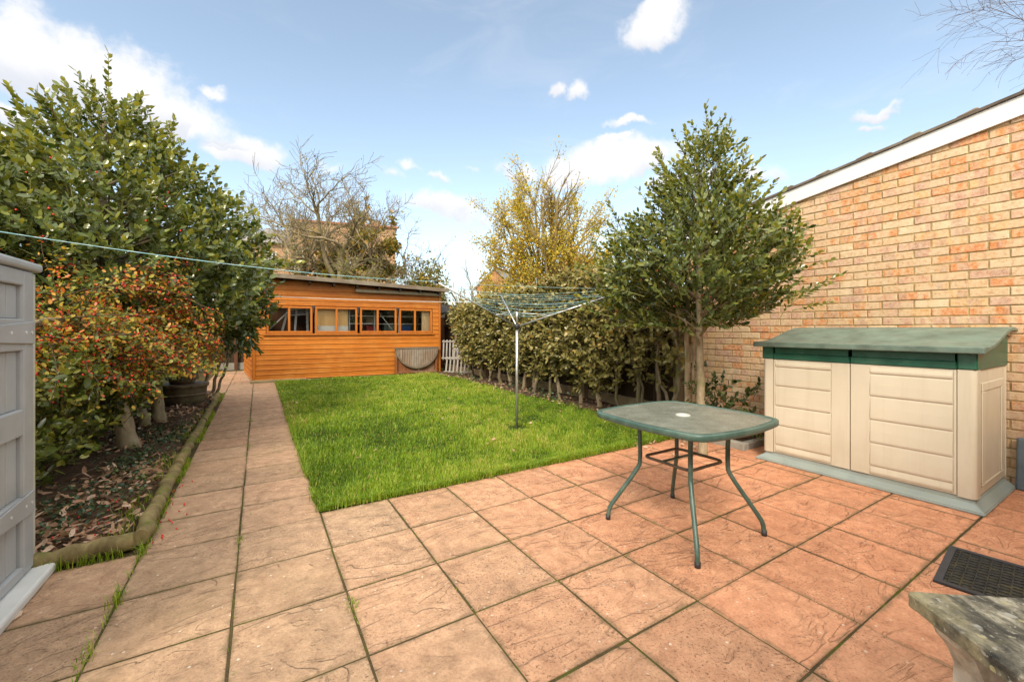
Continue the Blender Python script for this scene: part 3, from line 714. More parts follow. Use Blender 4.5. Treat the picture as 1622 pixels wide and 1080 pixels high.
for (y0, y1) in ((.139, YS-.003), (YS+.003, L_-.139)):
    m = MB(); m.box(fx+.004, fx+.028, y0, y1, .088, ZB-.002, .004)
    pa, pb = (y0+.02, y1-.13) if y0 < .5 else (y0+.13, y1-.02)
    m.box(fx-.001, fx+.01, y0+.002 if y0 < .5 else y0+.001, (pa-.004) if True else 0, .09, ZB-.004, .003)
    m.box(fx-.001, fx+.01, pb+.004, y1-.001, .09, ZB-.004, .003)
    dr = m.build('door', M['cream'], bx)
    m = MB(); zs = [.10,.165,.345,.525,.71,.885,ZB-.008]
    for za, zb in zip(zs, zs[1:]):
        # each moulded board bellies out and is lipped at its lower edge
        prof = [(fx+.006, za+.002), (fx-.004, za+.006), (fx-.006, za+.02), (fx-.004, (za+zb)/2), (fx+.001, zb-.012), (fx+.006, zb-.002)]
        m.prism(prof, 1, pa, pb)
    m.build('door_boards', M['cream'], dr)
    zg0 = ZB+.001; m = MB(); bm = m.bm; N = 14          # green grip strip with a bowed top recess
    m.box(fx-.005, fx+.03, y0, y1, zg0, zg0+.055, .006); m.box(fx+.004, fx+.03, y0+.01, y1-.01, zg0+.0555, ZG-.004)
    m.build('door_grip', M['green_band'], dr)
for y0, y1 in ((.04,.137),(L_-.137,L_-.04)): MB().box(fx-.009, fx+.03, y0, y1, ZB+.001, ZG, .008).build('corner_band', M['green_band'], bx)
for y0, y1 in ((.044,.09),(L_-.09,L_-.044)): MB().prism([(fx+.032,ZB+.001),(D_-.02,ZB+.001),(D_-.02,1.20),(fx+.20,1.11),(fx+.032,ZG)], 1, y0, y1).build('side_band', M['green_band'], bx)
# curved lid: S profile in x-z extruded along y
t_ = np.linspace(0, 1, 15); px_ = -.035+t_*(D_+.01+.035)
u_ = np.clip((t_-.10)/.78, 0, 1); pz_ = 1.115+.135*(3*u_**2-2*u_**3)-.012*np.clip((t_-.88)/.12, 0, 1)**2
prof = [(px_[0], 1.068)]+[(a, b) for a, b in zip(px_, pz_)]+[(px_[-1], pz_[-1]-.03)]+[(a, b-.03) for a, b in zip(px_[::-1][1:-1], pz_[::-1][1:-1])]
prof = [(px_[0], 1.07)]+list(zip(px_, pz_))+[(px_[-1], pz_[-1]-.028)]+[(a, b-.028) for a, b in list(zip(px_, pz_))[::-1][1:-2]]+[(px_[1]-.03, 1.07)]
m = MB(); m.prism(prof, 1, -.005, L_+.005); lid = m.build('lid', M['green_lid'], bx)
bv = lid.modifiers.new('b', 'BEVEL'); bv.width = .006; bv.segments = 2; bv.limit_method = 'ANGLE'; bv.angle_limit = R(40)
# ------------------------------------------------------------------ tall grey plastic store on the left
ts = thing('tool_store', 'tall grey plastic tool store with plank panels and white sill, at the left edge', 'storage shed', (-.955,1.55,0))
W_ = 1.52; bt = 1.525               # local: x 0 = front (facing +x), y 0..W_
m = MB(); m.box(-.80,-.045,.02,W_-.02,.06,bt-.02); m.build('body', M['store_grey'], ts)
m = MB(); m.box(-.84,.075,-.02,W_+.03,.0,.045,.012,2); m.build('sill', M['white_pl'], ts)
m = MB(); m.box(-.86,.018,-.03,W_-.005,bt-.008,bt+.035,.014,2); m.build('lid', M['store_grey'], ts)
m = MB(); m.box(-.043,-.012,W_-.055,W_+.0,.05,bt-.012,.006); m.build('edge_strip', M['store_edge'], ts)
for y0, y1 in ((.02,.745),(.752,W_-.06)):
    m = MB(); x0, x1 = -.04, .0
    m.box(x0-.003, x0+.012, y0+.02, y1-.02, .06, bt-.02)
    rz = [(.055,.10),(.34,.43),(.725,.85),(1.13,1.28),(1.44,bt-.012)]
    for za, zb in rz: m.box(x0, x1, y0+.105, y1-.105, za, zb, .006, 2)
    m.box(x0, x1+.0015, y0, y0+.108, .052, bt-.010, .012, 2); m.box(x0, x1+.0015, y1-.108, y1, .052, bt-.010, .012, 2)
    d = m.build('door', M['store_grey'], ts)
    yy = y0+.112
    for (za, zb) in ((.102,.338),(.432,.723),(.852,1.128),(1.282,1.438)):
        n = 5; w = (y1-y0-.224)/n; m = MB(); m.box(x0+.008, x0+.0145, yy, y1-.112, za, zb)
        for k in range(n): m.box(x0+.010, x0+.020, yy+k*w+.004, yy+(k+1)*w-.004, za, zb, .003)
        m.build('door_planks', M['store_grey'], d)
    for za in (.385, 1.215):
        st = MB().prism([(y0+.15,za-.035),(y1-.02,za-.055),(y1-.02,za+.055),(y0+.15,za+.02)], 0, .002, .010, .002).build('strap', M['store_grey'], d)
        for q in (.05,.11,.25): MB().tube([(.0095,y1-q,za),(.0125,y1-q,za)], .008, 8).build('screw', M['white_pl'], d)
# ------------------------------------------------------------------ patio table
TC = (2.262,1.652); TZ = .70
pt = thing('patio_table', 'green metal patio table with a frosted glass top, standing on the terracotta paving', 'table', (*TC, 0), R(0))
def rsq(a, rc, bow, n=9):
    """rounded square of half-width a with bowed sides"""
    P = []
    for q in range(4):
        c = (a-rc)
        for k in range(n):
            th = q*math.pi/2+(k/(n-1))*math.pi/2
            P.append((c*(1 if q in (0,3) else -1)+rc*math.cos(th), c*(1 if q in (0,1) else -1)+rc*math.sin(th)))
        # bowed side to the next corner
        th = (q+1)*math.pi/2; nx, ny = math.cos(th), math.sin(th); tx, ty = -ny, nx
        for k in range(1, 8):
            f = k/8; P.append((nx*(a+bow*math.sin(math.pi*f))+tx*c*(2*f-1), ny*(a+bow*math.sin(math.pi*f))+ty*c*(2*f-1)))
    # soften corners by averaging
    P = np.array(P)
    for _ in range(3): P = .5*P+.25*np.roll(P, 1, 0)+.25*np.roll(P, -1, 0)
    return P
m = MB(); bm = m.bm
O = rsq(.405,.10,.032); I = rsq(.375,.085,.032); n = len(O)
prof = [(O*.985,-.036),(O,-.030),(O,-.006),(O*.992,.0),(I*1.01,.001),(I,-.004),(I,-.036)]
rg = [[bm.verts.new((p[0],p[1],TZ+z)) for p in A] for A, z in prof]
for i in range(len(rg)):
    A, B = rg[i], rg[(i+1) % len(rg)]
    for j in range(n): bm.faces.new((A[j],A[(j+1)%n],B[(j+1)%n],B[j])).smooth = True
m.build('top_rim', M['table_metal'], pt)
def tabglass():
    t = NT('patterned_table_glass'); o = t.obj()
    n = t.noise(9, 5, o, .7); w = t.noise(260, 2, o)
    c = t.ramp(n, [(.3, (.20,.215,.18)), (.7, (.34,.355,.30))])
    p = t.bsdf(c, .13, t.bump(w, .25, .002), .5)
    tr = t.n('BsdfTransparent', {'Color': (.50,.56,.50)}).outputs[0]
    return t.done(t.n('MixShader', {0: t.ramp(t.noise(4, 5, o, .7), [(.3, .66), (.7, .86)]), 1: tr, 2: p}).outputs[0])
m = MB(); bm = m.bm; G = rsq(.378,.085,.032)
hole = [(.028*math.cos(a), .028*math.sin(a)) for a in np.linspace(0, 2*math.pi, n, endpoint=False)]
top = [[bm.verts.new((p[0],p[1],TZ+z)) for p in G] for z in (-.010,-.003)]; ho = [[bm.verts.new((p[0],p[1],TZ+z)) for p in hole] for z in (-.010,-.003)]
k0 = int(np.argmin(np.abs(np.arctan2(G[:,1], G[:,0]))))
for j in range(n):
    a, b = (j+k0) % n, (j+1+k0) % n; c, d = j, (j+1) % n
    bm.faces.new((top[1][a],top[1][b],ho[1][d],ho[1][c])); bm.faces.new((top[0][b],top[0][a],ho[0][c],ho[0][d])); bm.faces.new((ho[1][c],ho[1][d],ho[0][d],ho[0][c]))
m.build('glass_top', tabglass(), pt)
m = MB(); k = 24; bm = m.bm
rr_ = [(.026,-.012),(.026,.0),(.030,.002),(.042,.001),(.044,-.0025)]
rings = [[bm.verts.new((r*math.cos(2*math.pi*j/k), r*math.sin(2*math.pi*j/k), TZ+z)) for j in range(k)] for r, z in rr_]
for A, B in zip(rings, rings[1:]):
    for j in range(k): bm.faces.new((A[j],A[(j+1)%k],B[(j+1)%k],B[j])).smooth = True
m.build('parasol_ring', plain('dull_white_ring', (.50,.50,.46), .5, .1, 30), pt)
def smooth_path(P, it=2):
    P = [np.array(p, float) for p in P]
    for _ in range(it):
        Q = [P[0]]
        for a, b in zip(P, P[1:]): Q += [a*.75+b*.25, a*.25+b*.75]
        Q.append(P[-1]); P = Q
    return P
LG = .322
for qx, qy in ((1,1),(1,-1),(-1,-1),(-1,1)):
    P = [(.27,.27,.672),(.195,.195,.655),(.182,.182,.60),(.180,.180,.40),(.185,.185,.355),(.30,.30,.115),(LG-.004,LG-.004,.07),(LG,LG,.0)]
    P = [np.array(P[0])]+smooth_path(P[1:], 3)
    m = MB(); m.tube([(p[0]*qx, p[1]*qy, p[2]) for p in P], .0135, 10)
    lg = m.build('leg', M['table_metal'], pt)
    MB().tube([(LG*qx,LG*qy,-.001),(LG*qx,LG*qy,.03)], .0155, 10).build('foot_cap', M['dark_pl'], lg)
    # support arm under the glass out to the rim
    MB().tube([(.185*qx,.185*qy,.664),(.30*qx,.30*qy,.675)], .012, 8).build('top_bracket', M['table_metal'], pt)
S = rsq(.168,.05,-.004)
m = MB(); m.tube([(p[0],p[1],.425) for p in S], .0095, 8, closed=True); m.build('stretcher_ring', M['rust'], pt)
m = MB(); m.tube([(-.165,.03,.425),(.165,.03,.425)], .008, 8); m.build('stretcher_bar', M['table_metal'], pt)
m = MB(); m.tube([(-.165,-.05,.64),(.165,-.05,.64)], .009, 8); m.tube([(-.18,-.18,.645),(-.18,.18,.645)], .009, 8); m.tube([(.18,-.18,.645),(.18,.18,.645)], .009, 8); m.build('top_bar', M['rust'], pt)
# ------------------------------------------------------------------ rotary dryer
dr = thing('rotary_dryer', 'rotary clothes dryer with three arms of teal line on a metal pole in the lawn', 'clothes dryer', (2.72,4.33,0))
DH = np.array([2.72,4.33,1.27])
TL = at_depth(690,446,4.287)-np.array([2.72,4.33,0]); TR = at_depth(1000,457,5.01)-np.array([2.72,4.33,0]); TB = at_depth(793,467,6.03)-np.array([2.72,4.33,0])
MB().tube([(0,0,-.02),(0,0,1.30)], .017, 12).tube([(0,0,1.30),(0,0,1.47)], .0145, 12).build('pole', M['alu'], dr)
MB().lathe([(.02,1.235),(.033,1.24),(.034,1.285),(.022,1.30)], 14).build('hub', M['dark_pl'], dr)
MB().lathe([(.016,1.455),(.024,1.46),(.024,1.49),(.012,1.497)], 14).build('pole_cap', M['dark_pl'], dr)
HB = np.array([0,0,1.265]); lines = []
tips = [TL, TR, TB]
for T in tips:
    u = nrm((T-HB)[None])[0]; a = HB+u*.03
    ar = MB().tube([a, T], .0095, 8).build('arm', M['alu'], dr)
    st0 = HB+(T-HB)*.30
    MB().tube([(u[0]*.02,u[1]*.02,1.44), st0], .005, 6).build('strut', M['alu'], dr)
    MB().tube([T-u*.03, T+u*.012], .012, 8).build('arm_tip', M['dark_pl'], ar)
for f in (.38,.47,.56,.65,.73,.81,.9,.985):
    Q = [HB+(T-HB)*f for T in tips]
    for i in range(3):
        a, b = Q[i], Q[(i+1) % 3]; sag = .03+.045*random.random()
        if f > .97: sag = .012
        lines.append((np.array([a+(b-a)*s-np.array([0,0,sag*4*s*(1-s)]) for s in np.linspace(0,1,11)]), np.full(11, .0016)))
tubes('line', lines, M['cord'], dr, 4)
# washing lines across the garden
def wline(label, a, b, sag, r, mat):
    s = np.linspace(0, 1, 40)[:,None]; P = a+(b-a)*s-np.array([0,0,1])*sag*4*s*(1-s)
    return tag(tubes('washing_line', [(P, np.full(40, r))], mat, None, 6), label, 'washing line')
A0 = at_depth(-130,346,2.2); B0 = np.array([2.72,4.33,0])+TL
wline('taut pale blue washing line from the upper left, past the berries, to the rotary dryer', A0, B0, .06, .0032, M['cord'])
wline('thin white washing line stretched in front of the shed, just above its windows', at_depth(418,469,6.4), at_depth(768,479,9.0), .02, .006, M['cord_white'])
# ------------------------------------------------------------------ doormat
dm = thing('doormat', 'black rubber honeycomb doormat on the terracotta paving beside the stone bench', 'doormat', (3.34,.71,0), R(0))
e1 = np.array([-.53,-.055]); e2 = np.array([.075,-.70]); 
def mp(u, v, z): q = e1*u+e2*v; return (q[0], q[1], z)
m = MB(); bm = m.bm
def quad_box(m, u0, u1, v0, v1, z0, z1):
    A = [m.bm.verts.new(mp(u,v,z)) for z in (z0,z1) for u, v in ((u0,v0),(u1,v0),(u1,v1),(u0,v1))]
    for q in ((0,1,2,3),(4,7,6,5),(0,4,5,1),(1,5,6,2),(2,6,7,3),(3,7,4,0)): m.bm.faces.new([A[i] for i in q])
quad_box(m, .0,1,0,1,.001,.004); m.build('backing', plain('dusty_rubber', (.04,.032,.018), .9, .4, 30), dm)
m = MB(); bw = .055
for u0,u1,v0,v1 in ((0,bw,0,1),(1-bw,1,0,1),(bw,1-bw,0,bw*.75),(bw,1-bw,1-bw*.75,1)): quad_box(m, u0,u1,v0,v1,.0,.012)
m.build('border', plain('black_rubber', (.035,.037,.045), .6, .2, 20), dm)
m = MB(); nu, nv = 13, 17
for i in range(nu+1):
    for j in range(nv+1):
        u = bw+(1-2*bw)*(i+(.5 if j % 2 else 0))/nu; v = bw*.75+(1-bw*1.5)*j/nv
        if u > 1-bw: continue
        c = np.array(mp(u,v,0)); 
        hexs = [(c[0]+.0215*math.cos(a), c[1]+.0215*math.sin(a), .006) for a in np.linspace(0, 2*math.pi, 6, endpoint=False)+.3]
        m.tube(hexs, .0042, 4, closed=True)
m.build('honeycomb', plain('black_rubber_ribs', (.025,.024,.022), .55, .3, 25, dirt=(.11,.09,.03), dirt_amt=.7, dscale=9), dm)
# ------------------------------------------------------------------ stone bench
def lichen():
    t = NT('lichen_stone'); o = t.obj(); mpv = t.n('Mapping', {'Vector': o, 'Scale': (2.2,1,1), 'Rotation': (0,0,.2)}).outputs[0]
    n = t.noise(7, 8, mpv, .7); n2 = t.noise(45, 5, o, .7); n3 = t.noise(3.2, 6, t.obj(loc=(2,5,1)), .65)
    c = t.ramp(n, [(.34, (.04,.04,.036)), (.47, (.13,.12,.095)), (.57, (.30,.27,.20)), (.68, (.66,.61,.48))])
    c = t.mix(t.ramp(n3, [(.5, 0), (.66, .7)]), c, (.48,.42,.22))
    for sc_, th, cl in ((16, .30, (.52,.50,.42)), (26, .26, (.50,.45,.24)), (11, .22, (.07,.07,.06))):
        vd = t.n('VectorMath', {0: o, 1: t.n('VectorMath', {0: t.n('TexNoise', {'Vector': o, 'Scale': 18, 'Detail': 5}).outputs['Color'], 'Scale': .05}, operation='SCALE').outputs[0]}, operation='ADD').outputs[0]
        vo = t.n('TexVoronoi', {'Vector': vd, 'Scale': sc_}); sel = t.math('GREATER_THAN', t.n('SeparateColor', {0: vo.outputs['Color']}).outputs[1], .55)
        c = t.mix(t.math('MULTIPLY', t.n('MapRange', {'Value': vo.outputs['Distance'], 'From Min': th, 'From Max': th-.08}).outputs[0], t.math('MULTIPLY', sel, .8)), c, cl)
    c = t.mix(t.ramp(n2, [(.58, 0), (.66, .7)]), c, (.55,.52,.42)); c = t.mix(t.ramp(n2, [(.3, .7), (.4, 0)]), c, (.03,.03,.028))
    return t.done(t.bsdf(c, .92, t.bump(t.math('ADD', n, t.math('MULTIPLY', n2, .6)), .8, .012), .2))
M['stone'] = lichen()
bn = thing('stone_bench', 'weathered lichen covered stone bench with carved legs in the bottom right corner', 'bench', (1.72,.46,0), math.atan2(-.61,.793))
# local x = along e1 (away to the right), local -y = along e2
m = MB(); m.box(0,.40,-1.05,0,.372,.42,.006,1); sl_ = m.build('seat', M['stone'], bn)
sb = sl_.modifiers.new('s', 'SUBSURF'); sb.subdivision_type = 'SIMPLE'; sb.levels = sb.render_levels = 5
tx = bpy.data.textures.new('chips', 'CLOUDS'); tx.noise_scale = .035; dp = sl_.modifiers.new('d', 'DISPLACE'); dp.texture = tx; dp.strength = .006; dp.mid_level = .5
M['stone_leg'] = plain('pale_cast_stone', (.60,.55,.45), .9, .25, 7, bump=.7, bscale=50, dirt=(.16,.14,.09), dirt_amt=.8, dscale=9, spec=.2)
for yb in (-.068,-.95):
    # scrolled pedestal: outline in x-z
    hw = [(.15,.37),(.155,.33),(.12,.29),(.095,.23),(.10,.16),(.13,.10),(.165,.06),(.17,.0)]
    P = [(.2+a, z) for a, z in hw]+[(.2-a, z) for a, z in hw[::-1]]
    m = MB(); m.prism(P, 1, yb-.045, yb+.045, .012)
    for s in (-1,1):
        for k in range(3): m.tube([(.2+s*(a-.02-k*.022), yb+.046, z) for a, z in hw[1:-1]], [.008]*6, 6)
    m.build('leg', M['stone_leg'], bn)
# ------------------------------------------------------------------ blue grey panel at the wall
gp = thing('plastic_panel', 'blue grey plastic panel leaning on the wall at the right edge', 'panel', (4.985,.70,0))
gp.rotation_euler = (0, R(4), 0)
M['blue_grey'] = plain('blue_grey_plastic', (.10,.14,.17), .5, .12, 8)
m = MB(); m.box(-.02,.02,-.62,0,.0,.40,.014,2); m.build('sheet', M['blue_grey'], gp)
MB().box(-.035,-.021,-.56,-.06,.06,.34,.006).build('raised_face', M['blue_grey'], gp)
# ------------------------------------------------------------------ small planted corner by the box
pb = thing('planting_corner', 'small concrete edged bed of low plants between the tree trunks and storage box', 'planter', (4.2,2.36,0))
m = MB(); m.box(0,.07,.0,.62,-.03,.075,.01); m.box(.072,.82,0,.07,-.03,.07,.01); m.build('edging', M['concrete'], pb)
MB().box(.071,.84,.071,1.2,-.03,.05).build('soil', M['soil'], pb)
# ------------------------------------------------------------------ log edging
M['log'] = bark('mossy_log_bark', (.10,.075,.035), (.28,.22,.10), moss=(.13,.15,.03), scale=12)
def log(p, q, r, label, seed):
    rs = np.random.RandomState(seed); p, q = np.array(p), np.array(q); n = max(8, int(np.linalg.norm(q-p)/.06))
    P = p+(q-p)*np.linspace(0,1,n)[:,None]; P[1:-1] += rs.normal(0, .006, (n-2,3)); rad = r*(1+rs.normal(0,.05,n))
    m = MB().tube([tuple(x) for x in P], list(rad), 12); o = m.build('edging_log', M['log'])
    return tag(o, label, 'log', 'log edging round the flower bed')
log((-1.03,3.055,.05),(-.59,3.08,.055), .047, 'short mossy edging log along the front of the flower bed, ending beside the tool store', 1)
log((-.57,3.10,.055),(-.60,4.55,.05), .043, 'nearest edging log beside the path, with grass growing against its lower end', 2)
log((-.60,4.62,.05),(-.61,6.6,.05), .042, 'middle edging log between path and flower bed, opposite the pale trunk bases', 3)
log((-.61,6.68,.05),(-.62,9.3,.05), .042, 'far edging log beside the path, level with the round planters', 4)
# ------------------------------------------------------------------ round planters
M['barrel'] = plain('weathered_barrel', (.10,.075,.04), .8, .3, 8, bump=.5, bscale=30, dirt=(.22,.20,.10), dirt_amt=.5, dscale=5)
M['bowl'] = plain('brown_stoneware', (.15,.11,.065), .75, .25, 9, bump=.4, bscale=40, dirt=(.34,.28,.18), dirt_amt=.5, dscale=8)
M['terra'] = plain('terracotta', (.52,.15,.06), .8, .15, 9)
b1 = thing('barrel_planter', 'large round brown barrel planter standing in the flower bed', 'planter', (-1.03,8.35,.04))
MB().lathe([(.27,.0),(.30,.10),(.315,.2),(.33,.30),(.335,.32),(.30,.325),(.285,.27)], 32).build('tub', M['barrel'], b1)
MB().lathe([(.298,.155),(.325,.158),(.330,.185),(.305,.19)], 32).build('lower_hoop', M['bowl'], b1)
MB().lathe([(.318,.285),(.348,.288),(.352,.335),(.325,.34)], 32).build('rim', M['bowl'], b1)
b2 = thing('bowl_planter', 'smaller patterned bowl planter set on top of the brown barrel planter', 'planter', (-1.02,8.3,.385))
MB().lathe([(.15,-.003),(.175,.05),(.20,.10),(.205,.13),(.18,.135),(.17,.11)], 28).build('bowl', M['bowl'], b2)
m = MB()
for k in range(26):
    a = 2*math.pi*k/26; c, s = math.cos(a), math.sin(a)
    m.tube([(c*.198,s*.198,.06),(c*.209,s*.209,.095)], .006, 5)
m.build('relief_pattern', M['picket'], b2)
o = MB().lathe([(.02,.0),(.075,.01),(.085,.05),(.07,.055),(.05,.06)], 14).build('broken_pot', M['terra']); o.location = (-1.02,8.24,.50); o.rotation_euler = (.5,.3,0)
tag(o, 'orange terracotta pot lying on its side on the bowl planter', 'pot')
# ------------------------------------------------------------------ brick extension
ex = thing('brick_extension', 'yellow and orange brick extension with white bargeboard and tiled verge', 'building', (5.06,0,0))
def brick_mat():
    t = NT('mixed_stock_brick'); r = t.attr('rnd'); r2 = t.attr('rnd2'); o = t.obj()
    c = t.ramp(r, [(0,(.60,.27,.095)),(.17,(.64,.38,.17)),(.32,(.60,.35,.22)),(.47,(.61,.39,.21)),(.60,(.54,.31,.21)),(.71,(.68,.50,.31)),(.83,(.60,.225,.07))], 'CONSTANT')
    off = t.n('CombineXYZ', {0: t.math('MULTIPLY', r2, 40), 1: t.math('MULTIPLY', r2, 23), 2: t.math('MULTIPLY', r2, 61)}).outputs[0]
    v = t.n('VectorMath', {0: o, 1: off}, operation='ADD').outputs[0]
    bands = t.noise(1, 1, t.n('Mapping', {'Vector': v, 'Scale': (1,9,1.5)}).outputs[0], .4)
    c = t.mix(t.ramp(bands, [(.50, 0), (.56, .8)]), c, (.60,.42,.25)); c = t.mix(t.ramp(bands, [(.34, .6), (.42, 0)]), c, (.42,.25,.18))
    n = t.noise(38, 6, v, .7); c = t.mix(t.ramp(n, [(.4, 0), (.72, .65)]), c, (.74,.61,.45)); c = t.mix(t.ramp(n, [(.28, .65), (.45, 0)]), c, (.34,.15,.07)); big = t.noise(1.1, 5, o, .6); c = t.mix(t.ramp(big, [(.45, 0), (.7, .35)]), c, t.mix(1, c, (.72,.66,.58), 'MULTIPLY'))
    return t.done(t.bsdf(c, .9, t.bump(t.math('ADD', n, t.noise(120, 3, v)), .6, .004), .15))
def ztop(y): return 2.645-.164*(y-2.14)
V, Fc, r1, r2 = [], [], [], []
YE, Y0 = 3.66, -1.6; row = 0; z = .0
mort = .010
while z < 3.35:
    off = (row % 2)*.1125; k = 0; y = YE+.0+off-.1125 if row % 2 else YE
    ys = []
    yy = YE
    first = True
    while yy > Y0:
        Lb = .1025 if (first and row % 2) else .215
        y1 = yy; y0 = yy-Lb; first = False; yy = y0-mort
        if z+.065 > ztop((y0+y1)/2)+.10: continue
        b = len(V); c = .004; j = lambda: random.uniform(-.0018,.0018); dx = random.uniform(-.002,.0025)
        for (ins, x) in ((0, .03), (0, -.001+dx), (c, -.005+dx)):
            for (a, q) in ((y0+ins,z+ins),(y1-ins,z+ins),(y1-ins,z+.065-ins),(y0+ins,z+.065-ins)): V.append((x, a+j(), q+j()))
        Fc.append((b+8,b+9,b+10,b+11))
        for kk in (0,4):
            for q in range(4): Fc.append((b+kk+q,b+kk+(q+1)%4,b+kk+4+(q+1)%4,b+kk+4+q))
        r = random.random(); r1 += [r]*12; r2 += [random.random()]*12
    z += .075; row += 1
link('brickwork', np_mesh('brickwork', np.array(V), np.array(Fc), {'rnd': np.array(r1), 'rnd2': np.array(r2)}), brick_mat(), ex)
M['mortar'] = plain('sandy_mortar', (.41,.305,.155), .95, .25, 12, bump=.6, bscale=120, spec=.1)
m = MB(); m.prism([(Y0,-.05),(YE-.004,-.05),(YE-.004,ztop(YE)+.1),(Y0,ztop(Y0)+.1)], 0, .0012, .10); m.build('mortar_wall', M['mortar'], ex)
m = MB(); m.prism([(.105,-.05),(4.5,-.05),(4.5,ztop(YE)+.08),(.105,ztop(YE)+.08)], 1, YE-.25, YE-.006); m.build('rear_wall', M['mortar'], ex)
m = MB(); m.prism([(YE+.28,ztop(YE+.28)),(Y0,ztop(Y0)),(Y0,ztop(Y0)+.155),(YE+.28,ztop(YE+.28)+.155)], 0, -.034, -.012, .002); m.build('bargeboard', plain('white_painted_board', (.78,.77,.75), .45, .04, 5), ex)
m = MB(); m.tube([(-.035,y,ztop(y)+.08) for y in ()] or [(-.036,-.6,ztop(-.6)+.08),(-.034,-.6,ztop(-.6)+.08)], .003, 6)
for k in range(9): y = 3.5-k*.42; m.tube([(-.036,y,ztop(y)+.08),(-.034,y,ztop(y)+.08)], .0045, 8)
m.build('nail_heads', M['alu'], ex)
m = MB(); m.prism([(YE+.34,ztop(YE+.34)+.157),(Y0,ztop(Y0)+.157),(Y0,ztop(Y0)+.180),(YE+.34,ztop(YE+.34)+.180)], 0, -.055, 4.5); m.build('roof', plain('grey_brown_tiles', (.13,.10,.075), .9, .25, 6, bump=.5, bscale=40, dirt=(.25,.22,.16), dirt_amt=.5), ex)
m = MB()
for k in range(14):
    y = 3.42-k*.345; ya, yb = y-.105, y+.02
    m.prism([(yb,ztop(yb)+.181),(ya,ztop(ya)+.181),(ya,ztop(ya)+.196),(ya+.02,ztop(ya)+.199),(yb,ztop(yb)+.190)], 0, -.05, .28, .004)
m.build('verge_tiles', plain('verge_tile', (.22,.18,.13), .85, .3, 8, bump=.5, bscale=50), ex)

# ------------------------------------------------------------------ rear wall of the house the photograph is taken from
hs = thing('house_rear', 'rendered rear wall of the house with white glazed patio doors, facing the shed', 'house', (0,-1.25,0))
M['render'] = plain('pale_wall_render', (.42,.34,.25), .9, .1, 3, bump=.4, bscale=60, spec=.15)
MB().box(-3.2,5.05,-.25,0,0,2.55).build('wall', M['render'], hs); MB().box(-3.3,5.05,-.6,.10,2.553,2.70,.02).build('eaves', M['white_pl'], hs)
m = MB()
for x in (-.9,-.05,.80,1.65): m.box(x-.05,x+.05,.003,.05,.05,2.1,.004)
for z in (.05,2.05): m.box(-.849,1.599,.004,.045,z,z+.09,.004)
fm = m.build('patio_door', M['white_pl'], hs); MB().box(-.85,1.6,.012,.02,.14,2.05).build('pane', plain('dark_house_glass', (.02,.022,.025), .05, .1, 2, spec=.8), fm)
# ------------------------------------------------------------------ foliage materials
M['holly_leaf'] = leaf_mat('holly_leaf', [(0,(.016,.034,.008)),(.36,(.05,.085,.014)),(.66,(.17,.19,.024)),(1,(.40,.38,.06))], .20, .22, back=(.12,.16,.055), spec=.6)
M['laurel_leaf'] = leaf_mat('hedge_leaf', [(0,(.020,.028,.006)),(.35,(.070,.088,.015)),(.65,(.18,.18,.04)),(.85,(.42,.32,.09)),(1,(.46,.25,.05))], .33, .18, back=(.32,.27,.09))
M['cot_leaf'] = leaf_mat('shrub_leaf', [(0,(.05,.08,.015)),(.28,(.16,.20,.03)),(.48,(.40,.36,.05)),(.62,(.60,.34,.04)),(.78,(.60,.17,.03)),(1,(.42,.05,.02))], .42, .35)
M['euo_leaf'] = leaf_mat('broad_shrub_leaf', [(0,(.025,.042,.010)),(.4,(.09,.125,.02)),(.7,(.25,.25,.04)),(1,(.52,.43,.07))], .33, .25)
M['ash_leaf'] = leaf_mat('yellow_leaf', [(0,(.25,.25,.04)),(.5,(.56,.46,.05)),(1,(.76,.50,.05))], .5, .45)
M['apple_leaf'] = leaf_mat('thin_leaf', [(0,(.06,.075,.025)),(.5,(.17,.17,.04)),(.85,(.38,.30,.04)),(1,(.5,.27,.03))], .5, .35)
M['dead_leaf'] = leaf_mat('dead_leaf', [(0,(.12,.06,.035)),(.35,(.33,.18,.105)),(.7,(.54,.34,.22)),(1,(.66,.49,.36))], .6, .12)
M['ivy_leaf'] = leaf_mat('low_green_leaf', [(0,(.02,.045,.022)),(.6,(.06,.115,.05)),(1,(.16,.22,.06))], .4, .2)
M['grass_blade'] = leaf_mat('grass_blade', [(0,(.06,.12,.006)),(.4,(.165,.285,.012)),(.75,(.31,.45,.022)),(.93,(.50,.48,.08)),(1,(.55,.42,.16))], .5, .3, hue=.15)
M['berry'] = plain('red_berry', (.75,.05,.025), .25, .2, 60)
M['twig_green'] = plain('yellow_green_twig', (.24,.24,.06), .6, .25, 20)
M['twig_dark'] = bark('dark_twig', (.045,.03,.02), (.13,.085,.05))
M['bark_pale'] = bark('pale_bark', (.20,.16,.10), (.40,.33,.22), moss=(.16,.16,.06))
M['bark_grey'] = bark('grey_bark', (.11,.085,.055), (.27,.215,.14), moss=(.13,.13,.045))
M['bark_apple'] = bark('apple_bark', (.13,.10,.06), (.34,.27,.17), moss=(.20,.18,.05))
M['bark_ash'] = bark('ash_bark', (.12,.085,.04), (.30,.22,.10), moss=(.26,.20,.04))
M['bark_birch'] = bark('birch_twig_bark', (.07,.045,.035), (.17,.11,.085))
